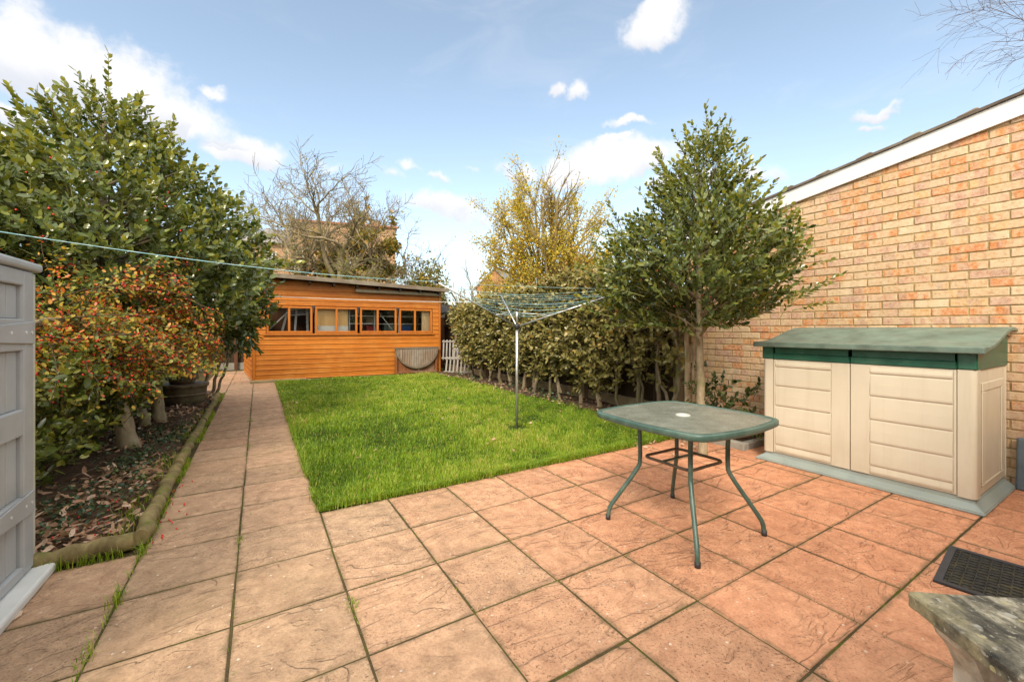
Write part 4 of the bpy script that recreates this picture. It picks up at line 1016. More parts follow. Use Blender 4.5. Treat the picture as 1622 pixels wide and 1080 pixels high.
def crown_pts(N, cx, cy, prof, seed, sq=(1,1), lump=.22, inner=.5, lf=2.2):
    rs = np.random.RandomState(seed); zs = np.array([p[0] for p in prof]); rr = np.array([p[1] for p in prof])
    zz = np.linspace(zs[0], zs[-1], 400); r_ = np.interp(zz, zs, rr); w = np.cumsum(r_**1.25+.004); w /= w[-1]
    z = np.interp(rs.uniform(0, 1, N), w, zz); th = rs.uniform(0, 2*np.pi, N)
    D = np.stack([np.cos(th)*sq[0], np.sin(th)*sq[1], np.zeros(N)], -1)
    r = np.interp(z, zs, rr); q = D*r[:,None]+np.stack([np.zeros(N)]*2+[z], -1)
    r = r*(1+lump*SinNoise(seed+5, lf)(q))
    rho = r*(1-inner*rs.uniform(0,1,N)**1.6)
    P = np.stack([cx+D[:,0]*rho, cy+D[:,1]*rho, z], -1)
    A = nrm(D*np.array([1,1,0])+np.array([0,0,.55])+rs.normal(0,.35,(N,3)))
    top = np.clip((z-zs[0])/(zs[-1]-zs[0]), 0, 1); A[:,2] += top**2*.9
    return P, nrm(A), rho/np.maximum(r, 1e-3), top
def join_into(a, b):
    bm = bmesh.new(); bm.from_mesh(a.data); bm.from_mesh(b.data); bm.to_mesh(a.data); bm.free(); bpy.data.objects.remove(b)
def foliage(nm, parent, P, A, m, sl, L, W, mat, rs, tintf, spread=.9, curl=.12, twig=None, tw=.0022, shape='oval', tname='twigs'):
    N = len(P); pos, d, nn, al, si = sprigs(P, A, m, sl, spread, rs)
    k = len(pos); Ls = L*rs.uniform(.5, 1.3, k); Ws = W*rs.uniform(.75, 1.15, k)
    tint = np.clip(tintf(al, si, rs), 0, 1)
    o = leaves(nm, pos, d, nn, Ls, Ws, tint, mat, parent, shape, curl)
    if twig:
        Ax = nrm(A); lines = [(np.stack([P[i]-Ax[i]*sl[i]*.35, P[i]+Ax[i]*sl[i]*.4, P[i]+Ax[i]*sl[i]]), np.array([tw*1.3, tw, tw*.5])) for i in range(N)]
        tw_o = tubes(tname, lines, twig, parent, 3)
        for c in list(parent.children):
            if c is not tw_o and c.name.startswith(tname): join_into(c, tw_o); break
    return o
def limb(pts, r0, r1, n=14, wob=.012, seed=0):
    rs = np.random.RandomState(seed); pts = np.array(pts, float); s = np.linspace(0, 1, len(pts)); t = np.linspace(0, 1, n)
    P = np.stack([np.interp(t, s, pts[:,i]) for i in range(3)], -1)
    for _ in range(2): P[1:-1] = .5*P[1:-1]+.25*(P[:-2]+P[2:])
    P[1:-1] += rs.normal(0, wob, (n-2,3)); r = np.linspace(r0, r1, n)*(1+rs.normal(0,.05,n)); r[0] *= 1.25
    return (P, r)
def berries(name, P, r, parent):
    ico = bmesh.new(); bmesh.ops.create_icosphere(ico, subdivisions=1, radius=1); T = np.array([v.co[:] for v in ico.verts]); Fc = np.array([[v.index for v in f.verts] for f in ico.faces]); ico.free()
    V = P[:,None]+T[None]*np.asarray(r).reshape(-1,1,1); FF = (Fc[None]+(np.arange(len(P))*len(T))[:,None,None]).reshape(-1,3)
    o = link(name, np_mesh(name, V.reshape(-1,3), FF, smooth=True), M['berry'], parent); o['kind'] = 'stuff'; return o


# ------------------------------------------------------------------ right holly tree
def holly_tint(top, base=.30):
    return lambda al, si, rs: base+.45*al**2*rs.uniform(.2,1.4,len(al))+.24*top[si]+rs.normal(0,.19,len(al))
hr_ = thing('holly_tree', 'cone shaped holly tree on slim trunks before the brick wall, right of the hedge', 'tree', (3.69,2.50,0))
def rel(P, o): return P-np.array(o.location)
prof = [(1.24,.32),(1.33,.66),(1.50,.82),(1.75,.86),(2.0,.76),(2.2,.60),(2.4,.44),(2.65,.30),(2.9,.17),(3.08,.07),(3.2,.02)]
P, A, q, top = crown_pts(2050, 3.52, 2.57, prof, 21, (1,1), .24, .75, 1.7); P[:,0] += (P[:,2]-1.3)*.115; P[:,1] -= (P[:,2]-1.3)*.065; _c = np.array([3.52,2.57])+np.stack([(P[:,2]-1.3)*.115,-(P[:,2]-1.3)*.065],-1); _s = ((P[:,:2]-_c)*np.array([CA,-SA])).sum(-1); _g = np.where(_s > 0, _s*.16, 0); P[:,0] -= _g*CA; P[:,1] += _g*SA
rs = np.random.RandomState(5); sl = rs.uniform(.10, .20, len(P)); sl *= 1+.55*top; keep = (rs.uniform(0,1,len(P)) > top*.45) & (SinNoise(91,3.2)(P) > -.95); P, A, sl, top = P[keep], A[keep], sl[keep], top[keep]
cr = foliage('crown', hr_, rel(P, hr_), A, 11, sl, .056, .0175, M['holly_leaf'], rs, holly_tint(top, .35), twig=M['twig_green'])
lead = [(3.74,2.47,3.02,.42,0),(3.6,2.55,2.95,.26,-.2),(4.0,2.30,2.72,.30,.3),(3.4,2.6,2.6,.28,-.4),(4.12,2.2,2.40,.36,.7),(3.4,2.7,2.8,.22,-.3),(3.86,2.40,2.95,.25,.2),(4.2,2.2,2.12,.28,.9),(3.0,2.9,2.25,.25,-.5),(2.95,3.0,1.9,.22,-.7),(4.08,2.25,1.50,.34,1.3),(4.05,2.3,1.72,.30,1.1)]
P = np.array([l[:3] for l in lead]); A = np.array([(l[4]*CA, -l[4]*SA, 1 if abs(l[4]) < 1 else .35) for l in lead]); sl = np.array([l[3] for l in lead])
ls = foliage('leading_shoots', hr_, rel(P, hr_), A, 26, sl, .05, .016, M['holly_leaf'], rs, lambda al, si, r: .62+.25*al+r.normal(0,.12,len(al)), twig=M['twig_green'], tw=.004); join_into(cr, ls)
P, A, q, top = crown_pts(420, 3.52, 2.57, prof, 27, (1,1), .24, .25, 1.7); P[:,0] += (P[:,2]-1.3)*.115; P[:,1] -= (P[:,2]-1.3)*.065; P = P[q > .82]; A = A[q > .82]; top = top[q > .82]; P, A, top = P[:95], A[:95], top[:95]
ls = foliage('leading_shoots', hr_, rel(P, hr_), A, 15, rs.uniform(.20,.34,len(P)), .052, .016, M['holly_leaf'], rs, lambda al, si, r: .5+.3*al+r.normal(0,.15,len(al)), spread=.8, twig=M['twig_green'], tw=.003); join_into(cr, ls)
for pts, r0, r1, sd in (([(3.69,2.48,-.02),(3.70,2.50,.7),(3.69,2.52,1.5),(3.68,2.5,2.6)],.041,.022,1),([(4.02,2.90,0),(4.00,2.86,.7),(3.88,2.78,1.6)],.036,.022,2),([(4.10,2.86,0),(4.06,2.84,.6),(3.99,2.75,1.5)],.026,.018,3)):
    Pl, r = limb(pts, r0, r1, 16, .006, sd); tubes('trunk', [(Pl-np.array(hr_.location), r)], M['bark_pale'], hr_, 12)
brl = []
for k in range(46):
    z = rs.uniform(1.2, 2.7); a = rs.uniform(0, 6.28); r = np.interp(z, [p[0] for p in prof], [p[1] for p in prof])*.85
    brl.append(limb([(3.69,2.5,z-.15),(3.69+r*.5*math.cos(a),2.5+r*.5*math.sin(a),z+.05),(3.69+r*math.cos(a),2.5+r*math.sin(a),z+.22)], .013, .004, 7, .01, k))
tubes('branches', [(p-np.array(hr_.location), r) for p, r in brl], M['bark_grey'], hr_, 5)
Pb, Ab, qb, tb_ = crown_pts(60, 3.64, 2.50, prof[:6], 23, (1,1), .2, .4); berries('berries', rel(Pb, hr_), rs.uniform(.004,.006,60), hr_)
# ------------------------------------------------------------------ left holly tree (big)
hl = thing('evergreen_tree', 'large dense dark evergreen with glossy leaves overhanging the left hand flower bed', 'tree', (-1.55,6.45,0))
main = [(.95,.55),(1.2,1.1),(1.6,1.5),(2.0,1.58),(2.4,1.38),(2.75,1.08),(3.05,.78),(3.3,.52),(3.55,.32),(3.75,.14),(3.9,.04)]
side = [(.8,.5),(1.4,1.0),(2.0,1.15),(2.5,1.0),(2.8,.7),(3.05,.4),(3.2,.1)]
right = [(1.0,.35),(1.2,.8),(1.5,1.05),(1.9,.95),(2.2,.65),(2.5,.25)]
low = [(.55,.2),(.9,.7),(1.3,.85),(1.8,.6),(2.1,.2)]
for cx, cy, pf, n, sd, lb in ((-1.52,6.45,main,2500,31,.2),(-2.9,5.9,side,1300,32,.22),(-.95,7.9,right,900,33,.2),(-2.2,8.6,side,700,34,.2)):
    P, A, q, top = crown_pts(n, cx, cy, pf, sd, (1,1), lb, .55)
    if sd == 31: PP, AA, TT = P, A, top
    else: PP = np.concatenate([PP,P]); AA = np.concatenate([AA,A]); TT = np.concatenate([TT, np.clip((P[:,2]-1)/3.3,0,1)])
sl = rs.uniform(.14,.26,len(PP))*(1+.3*TT)
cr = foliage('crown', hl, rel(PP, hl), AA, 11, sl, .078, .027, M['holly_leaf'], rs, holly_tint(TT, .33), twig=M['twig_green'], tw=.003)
lead = [(-1.47,6.5,3.8,.62,0),(-1.7,6.4,3.6,.4,-.4),(-1.25,6.5,3.65,.35,.25),(-.95,6.6,3.45,.42,.2),(-.75,6.6,3.1,.35,.3),(-2.05,6.3,3.4,.42,-.5),(-2.3,6.2,3.2,.4,-.5),(-2.6,6.0,3.2,.4,-.1),(-.45,6.9,2.75,.3,.6),(-.3,7.2,2.4,.3,.7),(-3.1,5.6,3.2,.4,-.2),(-2.9,5.5,3.3,.35,.1),(-.15,7.6,2.1,.28,.8)]
P = np.array([l[:3] for l in lead]); A = np.array([(l[4]*CA, -l[4]*SA, 1) for l in lead]); sl = np.array([l[3] for l in lead])
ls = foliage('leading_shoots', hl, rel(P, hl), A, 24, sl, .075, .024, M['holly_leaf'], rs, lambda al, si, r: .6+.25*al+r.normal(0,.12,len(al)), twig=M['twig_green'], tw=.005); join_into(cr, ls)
P, A, q, top = crown_pts(700, -1.52, 6.45, main, 37, (1,1), .2, .25); P, A = P[q > .85][:130], A[q > .85][:130]
ls = foliage('leading_shoots', hl, rel(P, hl), A, 15, rs.uniform(.25,.42,len(P)), .074, .025, M['holly_leaf'], rs, lambda al, si, r: .5+.3*al+r.normal(0,.15,len(al)), spread=.8, twig=M['twig_green'], tw=.004); join_into(cr, ls)
# drooping long leaves at the lower right edge
P = np.stack([rs.uniform(-.6,-.08,60), rs.uniform(7.2,8.6,60), rs.uniform(.95,1.5,60)], -1); A = nrm(np.stack([rs.normal(.5,.4,60), rs.normal(-.1,.3,60), rs.normal(-.9,.3,60)], -1))
foliage('drooping_leaves', hl, rel(P, hl), A, 8, rs.uniform(.12,.25,60), .12, .019, M['holly_leaf'], rs, lambda al, si, r: .38+r.normal(0,.18,len(al)), spread=.5)
for pts, r0, r1, sd in (([(-1.55,6.5,-.02),(-1.5,6.5,1.0),(-1.52,6.45,2.0),(-1.5,6.45,3.6)],.10,.03,1),([(-.74,9.3,0),(-.62,9.2,.5),(-.45,9.0,1.3)],.03,.02,2),([(-.84,9.2,0),(-.76,9.1,.5),(-.7,8.9,1.3)],.028,.018,3),([(-.68,9.45,0),(-.52,9.4,.5),(-.35,9.2,1.2)],.026,.018,4),([(-2.6,6.0,0),(-2.7,6.0,1.5),(-2.8,5.9,2.8)],.07,.03,5)):
    Pl, r = limb(pts, r0, r1, 14, .01, sd); tubes('trunk', [(rel(Pl, hl), r)], M['bark_grey'], hl, 9)
brl = []
for k in range(70):
    z = rs.uniform(1.0, 3.3); a = rs.uniform(0, 6.28); r = np.interp(z, [p[0] for p in main], [p[1] for p in main])*.85
    brl.append(limb([(-1.52,6.45,z-.2),(-1.52+r*.5*math.cos(a),6.45+r*.5*math.sin(a),z+.05),(-1.52+r*math.cos(a),6.45+r*math.sin(a),z+.25)], .02, .006, 7, .015, k))
tubes('branches', [(rel(p, hl), r) for p, r in brl], M['bark_grey'], hl, 5)
Pb, Ab, qb, tb_ = crown_pts(170, -1.52, 6.3, main[1:6], 35, (1,1), .2, .25); berries('berries', rel(Pb, hl), rs.uniform(.006,.009,170), hl)
# ------------------------------------------------------------------ cotoneaster: arching sprays, berries
ct = thing('berry_shrub', 'red berried shrub with arching branches and yellow and orange leaves beside the tool store', 'shrub', (-1.12,5.55,0))
rs = np.random.RandomState(44)
lp, ld, lt, bp, lines = [], [], [], [], []
def spray(base, d, L, n=12, droop=.9, r=.006):
    P = [np.array(base, float)]; d = nrm(np.array(d, float)[None])[0]
    for i in range(n):
        d = nrm((d+rs.normal(0,.10,3)-np.array([0,0,droop/n]))[None])[0]; P.append(P[-1]+d*L/n)
    P = np.array(P); lines.append((P, np.linspace(r, r*.3, n+1))); return P
hubs = [(-1.12,5.5,1.0),(-1.15,4.9,1.05),(-1.05,6.2,1.05),(-1.2,6.8,.95),(-1.0,5.7,1.3),(-1.25,4.4,1.1)]
for k in range(430):
    h = np.array(hubs[k % 6])+rs.normal(0,.14,3)*np.array([1,1.6,1]); a = rs.uniform(0, 6.28)
    d = (math.cos(a)*.75+.12, math.sin(a)*1.2, rs.uniform(.1,1.15)); P = spray(h, d, rs.uniform(.45,1.05), 10, rs.uniform(.7,1.7))
    for i in range(2, len(P)):
        t = P[i]-P[i-1]
        for _ in range(7):
            b = P[i-1]+t*rs.uniform(0,1)+rs.normal(0,.03,3); lp.append(b); ld.append(nrm((t*8+rs.normal(0,1,3))[None])[0]); lt.append(np.clip(.42+.22*(b[2]-1.0)+.08*(b[1]-5.5)+rs.normal(0,.23)+(.12 if k % 5 == 0 else 0),0,1))
        if rs.uniform() < .38:
            for _ in range(rs.randint(2,6)): bp.append(P[i]+rs.normal(0,.022,3))
    if k % 3 == 0:
        for i in (4,7):
            Q = spray(P[i], nrm((P[i]-P[i-1]+rs.normal(0,.08,3))[None])[0], rs.uniform(.2,.4), 5, .5, .003)
            for b in Q[1:]:
                for _ in range(4): lp.append(b+rs.normal(0,.02,3)); ld.append(nrm(rs.normal(0,1,(1,3)))[0]); lt.append(np.clip(.42+rs.normal(0,.25),0,1))
# long arching sprays thrown out towards the path and over the top
for k in range(26):
    h = np.array([-1.1,rs.uniform(4.6,6.8),1.55]); P = spray(h, (rs.uniform(.1,.9),rs.uniform(-.2,1.0),rs.uniform(.2,.7)), rs.uniform(.8,1.25), 14, 1.3, .006)
    for i in range(2, len(P)):
        for _ in range(6): lp.append(P[i]+rs.normal(0,.022,3)); ld.append(nrm((P[i]-P[i-1]+rs.normal(0,.05,3))[None])[0]); lt.append(np.clip(.5+rs.normal(0,.24),0,1))
        for _ in range(rs.randint(0,5)): bp.append(P[i]+rs.normal(0,.02,3))
# berry laden clusters hanging to the right
for k in range(90):
    c = np.array([rs.uniform(-.85,-.42), rs.uniform(6.0,7.6), rs.uniform(.75,1.35)])
    for _ in range(rs.randint(4,10)): bp.append(c+rs.normal(0,.03,3))
    for _ in range(22): lp.append(c+rs.normal(0,.07,3)); ld.append(nrm(rs.normal(0,1,(1,3)))[0]); lt.append(np.clip(.42+rs.normal(0,.25),0,1))
lp, ld, lt, bp = np.array(lp), np.array(ld), np.array(lt), np.array(bp)
def inside(P): return (P[:,0] < -.052*P[:,1]-.03) & ~((P[:,2] > 1.45) & (P[:,0] > -.11*P[:,1])) & ~((P[:,1] > 5.7) & (P[:,2] < .74)) & (P[:,2] > .55) & ~((P[:,0] > -.152*P[:,1]) & (P[:,2] < 1.25-.0935*P[:,1]))
q_ = inside(lp); lp, ld, lt = lp[q_], ld[q_], lt[q_]; bp = bp[inside(bp)]; lines = [(p[:max(3,int(inside(p).sum()))], r[:max(3,int(inside(p).sum()))]) for p, r in lines]; k = len(lp)
leaves('foliage', rel(lp, ct), ld, nrm(rs.normal(0,.5,(k,3))+np.array([.2,-.4,1])), rs.uniform(.024,.046,k), rs.uniform(.008,.014,k), lt, M['cot_leaf'], ct)
tubes('branches', [(rel(p, ct), r) for p, r in lines], M['twig_dark'], ct, 4)
berries('berries', rel(bp, ct), rs.uniform(.0055,.0085,len(bp)), ct)
for pts, r0, r1, sd in (([(-1.09,5.50,-.03),(-1.13,5.50,.30),(-1.2,5.5,.7),(-1.12,5.5,1.15)],.085,.05,7),([(-1.15,6.62,0),(-1.22,6.60,.3),(-1.16,6.5,1.0)],.065,.045,8),([(-1.06,6.85,0),(-1.09,6.8,.35),(-1.1,6.7,1.0)],.075,.05,9)):
    Pl, r = limb(pts, r0, r1, 14, .006, sd); tubes('trunk', [(rel(Pl, ct), r)], M['bark_pale'], ct, 12)
lb = [limb([(-1.12,5.5,1.0),(-.95,5.9,1.2),(-.78,6.5,1.35)],.03,.014,10,.012,3), limb([(-1.12,5.5,1.0),(-1.2,4.8,1.25),(-1.15,4.1,1.35)],.03,.012,10,.015,4), limb([(-1.1,5.5,1.05),(-.9,5.5,1.35),(-.62,5.7,1.45)],.026,.01,10,.012,5), limb([(-1.2,4.2,1.3),(-1.15,3.7,1.28),(-1.1,3.3,1.24)],.016,.010,8,.006,6), limb([(-1.15,6.6,.9),(-1.0,7.0,1.2),(-.75,7.4,1.25)],.028,.012,10,.012,8)]
tubes('limbs', [(rel(p, ct), r) for p, r in lb], M['bark_apple'], ct, 7)
# ------------------------------------------------------------------ broad leaved shrub underneath
eu = thing('broad_leaved_shrub', 'low green shrub with broad yellow edged leaves under the berry shrub, beside the tool store', 'shrub', (-1.3,5.0,0))
rs = np.random.RandomState(9); N = 760
P = np.stack([rs.uniform(-1.75,-.98,N), rs.uniform(3.5,6.4,N), rs.uniform(.10,.98,N)**1], -1)
keep = (P[:,0] < -1.02+.05*np.sin(P[:,1]*5)) & ~((P[:,2] < .32) & (P[:,0] > -1.28)); P = P[keep]
A = nrm(np.stack([rs.normal(.45,.4,len(P)), rs.normal(-.25,.5,len(P)), rs.normal(.7,.3,len(P))], -1))
foliage('foliage', eu, rel(P, eu), A, 8, rs.uniform(.08,.18,len(P)), .062, .019, M['euo_leaf'], rs, lambda al, si, r: .30+.30*al*r.uniform(0,1.3,len(al))+.25*np.clip(P[si,2]-.45,0,1)+r.normal(0,.16,len(al)), twig=M['twig_dark'])
tubes('stems', [(rel(limb([(-1.4+.1*math.sin(k*2.1), 3.9+k*.26, 0), (-1.4, 3.9+k*.26, .4), (-1.25, 3.9+k*.27, .8)], .012, .005, 7, .02, k)[0], eu), np.linspace(.012,.005,7)) for k in range(9)], M['twig_dark'], eu, 5)
# ------------------------------------------------------------------ hedge
hg = thing('laurel_hedge', 'tall olive green laurel hedge with bare grey trunks along the right side of the lawn', 'hedge', (4.5,6.8,0))
rs = np.random.RandomState(13); N = 5200
y = rs.uniform(3.5, 9.75, N); ztp = 2.12-.056*(y-4.0)+.05*SinNoise(4,1.4)(np.stack([y*0,y,y*0],-1))
u = rs.uniform(0,1,N); zlo = .36+.26*SinNoise(8,2.5)(np.stack([y,y*0,y*0],-1)); z = zlo+(ztp-zlo)*u**.85
face = rs.uniform(0,1,N); bulge = .10*SinNoise(6,2.0)(np.stack([y*0+1,y,z],-1))
x = 4.30+.32*np.clip((4.6-y)/1.0,0,1)-bulge*.8+(.55*face**1.8)+.22*np.clip((.9-z)/.6,0,1)
P = np.stack([x,y,z],-1)
thin = rs.uniform(0,1,N) < np.clip((z-.15)/.55, .22, 1); P = P[thin & ((y > 4.5) | (rs.uniform(0,1,N) < .5))]
A = nrm(np.stack([rs.normal(-.75,.4,len(P)), rs.normal(-.15,.45,len(P)), rs.normal(.25,.5,len(P))], -1)); topn = np.clip((P[:,2]-1.6)/.7,0,1); A[:,2] += topn*.7
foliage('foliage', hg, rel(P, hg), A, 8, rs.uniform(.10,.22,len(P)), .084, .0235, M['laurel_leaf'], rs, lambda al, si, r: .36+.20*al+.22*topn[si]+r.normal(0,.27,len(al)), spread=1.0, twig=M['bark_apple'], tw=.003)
hb = [(4.55,9.35),(4.50,8.75),(4.46,8.25),(4.50,7.85),(4.48,7.40),(4.5,6.95),(4.46,6.50),(4.52,6.1),(4.42,5.62),(4.5,5.2),(4.50,4.75),(4.62,4.5),(4.72,4.12),(4.78,3.82),(4.66,3.62)]
for k, (a, b) in enumerate(hb):
    Pl, r = limb([(a,b,-.02),(a+rs.normal(0,.05),b+rs.normal(0,.07),.6),(a+rs.normal(0,.08),b+rs.normal(0,.12),1.9)], rs.uniform(.026,.042), .016, 12, .012, k); tubes('trunk', [(rel(Pl, hg), r)], M['bark_grey'], hg, 9)
    if k % 2 == 0:
        Pl, r = limb([(a,b,.15),(a-.04,b+rs.normal(0,.22),.7),(a-.05,b+rs.normal(0,.3),1.5)], .024, .010, 10, .012, k+50); tubes('side_stem', [(rel(Pl, hg), r)], M['bark_grey'], hg, 7)
# low seedlings in the corner by the wall
sh_ = thing('wall_shrub', 'small dark glossy shrub against the brick wall just right of the holly trunks', 'shrub', (4.45,2.75,0))
rs = np.random.RandomState(3); P = np.stack([rs.normal(4.45,.17,42), rs.normal(2.62,.2,42), rs.uniform(.12,.60,42)], -1)
foliage('foliage', sh_, rel(P, sh_), nrm(rs.normal(0,.6,(42,3))+np.array([-.3,-.3,.8])), 9, rs.uniform(.1,.2,42), .07, .024, M['holly_leaf'], rs, lambda al, si, r: .2+r.normal(0,.12,len(al)), twig=M['twig_dark'])
sd_ = thing('trunk_sprout', 'tuft of small leaves sprouting low on the holly trunks, left of the wall shrub', 'shrub', (3.9,2.75,0))
P = np.stack([rs.normal(3.92,.08,14), rs.normal(2.74,.1,14), rs.uniform(.35,.85,14)], -1)
foliage('foliage', sd_, rel(P, sd_), nrm(rs.normal(0,.6,(14,3))+np.array([-.3,-.3,.6])), 8, rs.uniform(.08,.14,14), .05, .017, M['holly_leaf'], rs, lambda al, si, r: .35+r.normal(0,.12,len(al)))
# ------------------------------------------------------------------ small ground plants, litter, weeds
def scatter_leaves(name, P, L, W, tint, mat, flat=.35, rs=rs, kind='stuff', shape='oval'):
    k = len(P); d = nrm(np.stack([rs.normal(0,1,k), rs.normal(0,1,k), rs.normal(0,flat,k)],-1)); n = nrm(rs.normal(0,flat,(k,3))+np.array([0,0,1]))
    return tag(leaves(name, P, d, n, L, W, tint, mat, None, shape, rs.uniform(-.1,.25)), kind=kind)
rs = np.random.RandomState(77); k = 9000
P = np.stack([rs.uniform(-2.2,-.66,k), 3.15+6.3*rs.uniform(0,1,k)**1.4, rs.uniform(.05,.10,k)],-1)
dens = SinNoise(2,2.2)(P*np.array([1,1,0])); P = P[(dens > rs.uniform(-1.1,.5,k))]; k = len(P)
scatter_leaves('leaf_litter', P, rs.uniform(.03,.095,k), rs.uniform(.009,.022,k), np.clip(rs.normal(.5,.28,k),0,1), M['dead_leaf'], .4, rs)
k = 420; P = np.concatenate([np.stack([rs.uniform(4.1,4.8,k), rs.uniform(3.7,10.5,k), rs.uniform(.045,.07,k)],-1), np.stack([rs.uniform(.4,4.2,70), rs.uniform(3.1,10.8,70), rs.uniform(.05,.075,70)],-1), np.stack([rs.uniform(-.55,-.1,60), rs.uniform(10.8,14.5,60), rs.uniform(.006,.012,60)],-1), np.stack([rs.uniform(3.3,4.5,26), rs.uniform(2.5,3.1,26), rs.uniform(.02,.05,26)],-1)]); k = len(P)
scatter_leaves('fallen_leaves', P, rs.uniform(.03,.07,k), rs.uniform(.01,.02,k), np.clip(rs.normal(.6,.25,k),0,1), M['dead_leaf'], .3, rs)
tw_ = []
for k in range(170):
    a = rs.uniform(0, 6.28); L_t = rs.uniform(.06,.3); p = np.array([rs.uniform(-1.9,-.72), 3.2+6*rs.uniform(0,1)**1.5, rs.uniform(.07,.10)]); q = np.array([math.cos(a),math.sin(a),rs.normal(0,.08)])*L_t
    if p[0]+q[0] < -.66: tw_.append((np.stack([p,p+q*.5+rs.normal(0,.008,3),p+q]), np.array([.003,.0025,.0015])))
tag(tubes('fallen_twigs', tw_, M['bark_grey'], None, 4), kind='stuff')
cl = np.stack([rs.uniform(-1.75,-.70,75), 3.2+6*rs.uniform(0,1,75)**1.3],-1); cl = np.concatenate([cl, np.stack([rs.normal(-.85,.12,45), rs.uniform(4.4,6.6,45)],-1), np.stack([rs.normal(-1.05,.2,22), rs.normal(3.7,.25,22)],-1)])
P = np.concatenate([np.stack([rs.normal(c[0],.06,16), rs.normal(c[1],.07,16), rs.uniform(.06,.14,16)],-1) for c in cl]); P = P[P[:,0] < -.66]; k = len(P)
scatter_leaves('ground_ivy', P, rs.uniform(.018,.035,k), rs.uniform(.009,.015,k), np.clip(rs.normal(.45,.22,k),0,1), M['ivy_leaf'], .5, rs)
P = np.concatenate([np.stack([rs.normal(a,.09,26), rs.normal(b,.10,26), rs.uniform(.03,.16,26)],-1) for a, b in ((4.36,6.3),(4.3,5.9),(4.4,9.7),(4.35,8.9),(4.62,4.05),(4.42,7.1),(4.3,5.55),(4.45,10.0))]+[np.stack([rs.uniform(4.28,4.98,110), rs.uniform(2.45,3.4,110), rs.uniform(.055,.12,110)],-1)]); k = len(P)
scatter_leaves('low_weeds', P, rs.uniform(.03,.07,k), rs.uniform(.01,.02,k), np.clip(rs.normal(.6,.2,k),0,1), M['ivy_leaf'], .6, rs)
# pale dropped petals and bits on the paving, red berries by the log
k = 120; P = np.stack([rs.uniform(-.5,3.6,k), rs.uniform(.9,3.0,k), np.full(k,.004)],-1); P[:40,0] = rs.uniform(-.5,.3,40); P[:40,1] = rs.uniform(3,8,40)
scatter_leaves('paving_litter', P, rs.uniform(.006,.016,k), rs.uniform(.003,.006,k), np.full(k,.95), M['dead_leaf'], .1, rs)
o = berries('fallen_berries', np.concatenate([np.stack([rs.normal(-.50,.04,26), rs.uniform(3.1,4.2,26), np.full(26,.012)],-1), np.stack([rs.uniform(-1.1,-.7,30), rs.uniform(3.15,3.8,30), np.full(30,.085)],-1)]), np.full(56,.006), None); tag(o, kind='stuff')
o = leaves('oak_leaf', np.array([[-.905,2.57,.012]]), np.array([[.4,.9,.1]]), np.array([[.3,0,1.]]), np.array([.085]), np.array([.024]), np.array([.98]), M['dead_leaf'], None); tag(o, 'single pale dead leaf lying on the paving beside the white sill of the tool store', 'leaf')
# ------------------------------------------------------------------ grass
def blades(name, B, hgt, wid, tint, mat, lean=.45, rs=rs):
    k = len(B); a = rs.uniform(0, 6.28, k); L = np.stack([np.cos(a), np.sin(a), np.zeros(k)],-1); s = np.stack([-np.sin(a), np.cos(a), np.zeros(k)],-1)
    ln = np.abs(rs.normal(lean,.25,k))[:,None]; up = np.array([0,0,1.])
    m = B+(up*.55+L*ln*.22)*hgt[:,None]; t = B+(up*(1-.25*ln)+L*ln*.85)*hgt[:,None]; w = wid[:,None]
    V = np.stack([B-s*w, B+s*w, m-s*w*.8, m+s*w*.8, t], 1); Fc = np.array([(0,1,3),(0,3,2),(2,3,4)])
    FF = (Fc[None]+(np.arange(k)*5)[:,None,None]).reshape(-1,3)
    return tag(link(name, np_mesh(name, V.reshape(-1,3), FF, {'tint': np.repeat(tint,5)}), mat), kind='stuff')
rs = np.random.RandomState(99); k = 210000
v = rs.uniform(0,1,k); yy = 2.99+8.1*v**1.75; xx = rs.uniform(.30,4.45,k); _e = np.stack([xx,yy,xx*0],-1); _w = .02*SinNoise(21,7)(_e)+.018*SinNoise(22,26)(_e); _k = (yy > 3.035+_w) & (xx > .345+_w*.8); xx, yy = xx[_k], yy[_k]; k = len(xx)
xe = 4.22+.10*SinNoise(3,1.5)(np.stack([yy,yy*0,yy*0],-1)); keep = (xx < xe+rs.normal(0,.08,k)) & (((xx-2.72)**2+(yy-4.33)**2) > .012+.02*rs.uniform(0,1,k)); xx, yy = xx[keep], yy[keep]; k = len(xx)
Q = np.stack([xx,yy,xx*0],-1); c1 = SinNoise(10,1.1)(Q); c2 = SinNoise(11,5.5)(Q); c3 = SinNoise(12,14)(Q)
edge = np.minimum(xx-.335, yy-3.03)
ht = .043*(1+.30*c2+.32*c3)*rs.uniform(.55,1.3,k)*np.where(edge < .10, 1.15, 1); ht = np.clip(ht,.012,.11)
tn = np.clip(.46+.13*c1+.11*c2+.11*c3+rs.normal(0,.19,k),0,1); tn = np.where(rs.uniform(0,1,k) < .04, .97, tn)
blades('grass', np.stack([xx,yy,np.full(k,.010)],-1), ht, (.0016+.00045*(yy-3))*rs.uniform(.8,1.3,k), tn, M['grass_blade'], .55, rs)
# fringe of longer blades hanging over the lawn's edges
k = 5200; fx_ = np.stack([rs.uniform(.36,4.2,k), 3.055+rs.normal(0,.014,k), np.full(k,.004)],-1); fy_ = np.stack([.352+rs.normal(0,.012,k), 3.05+8*rs.uniform(0,1,k)**1.5, np.full(k,.004)],-1)
Bf = np.concatenate([fx_,fy_]); k = len(Bf); Bf = Bf[SinNoise(31,6)(Bf)+rs.normal(0,.6,k) > -.5]; k = len(Bf)
blades('grass_fringe', Bf, .05*rs.uniform(.5,1.5,k), np.full(k,.0018), np.clip(rs.normal(.5,.2,k),0,1), M['grass_blade'], .9, rs)
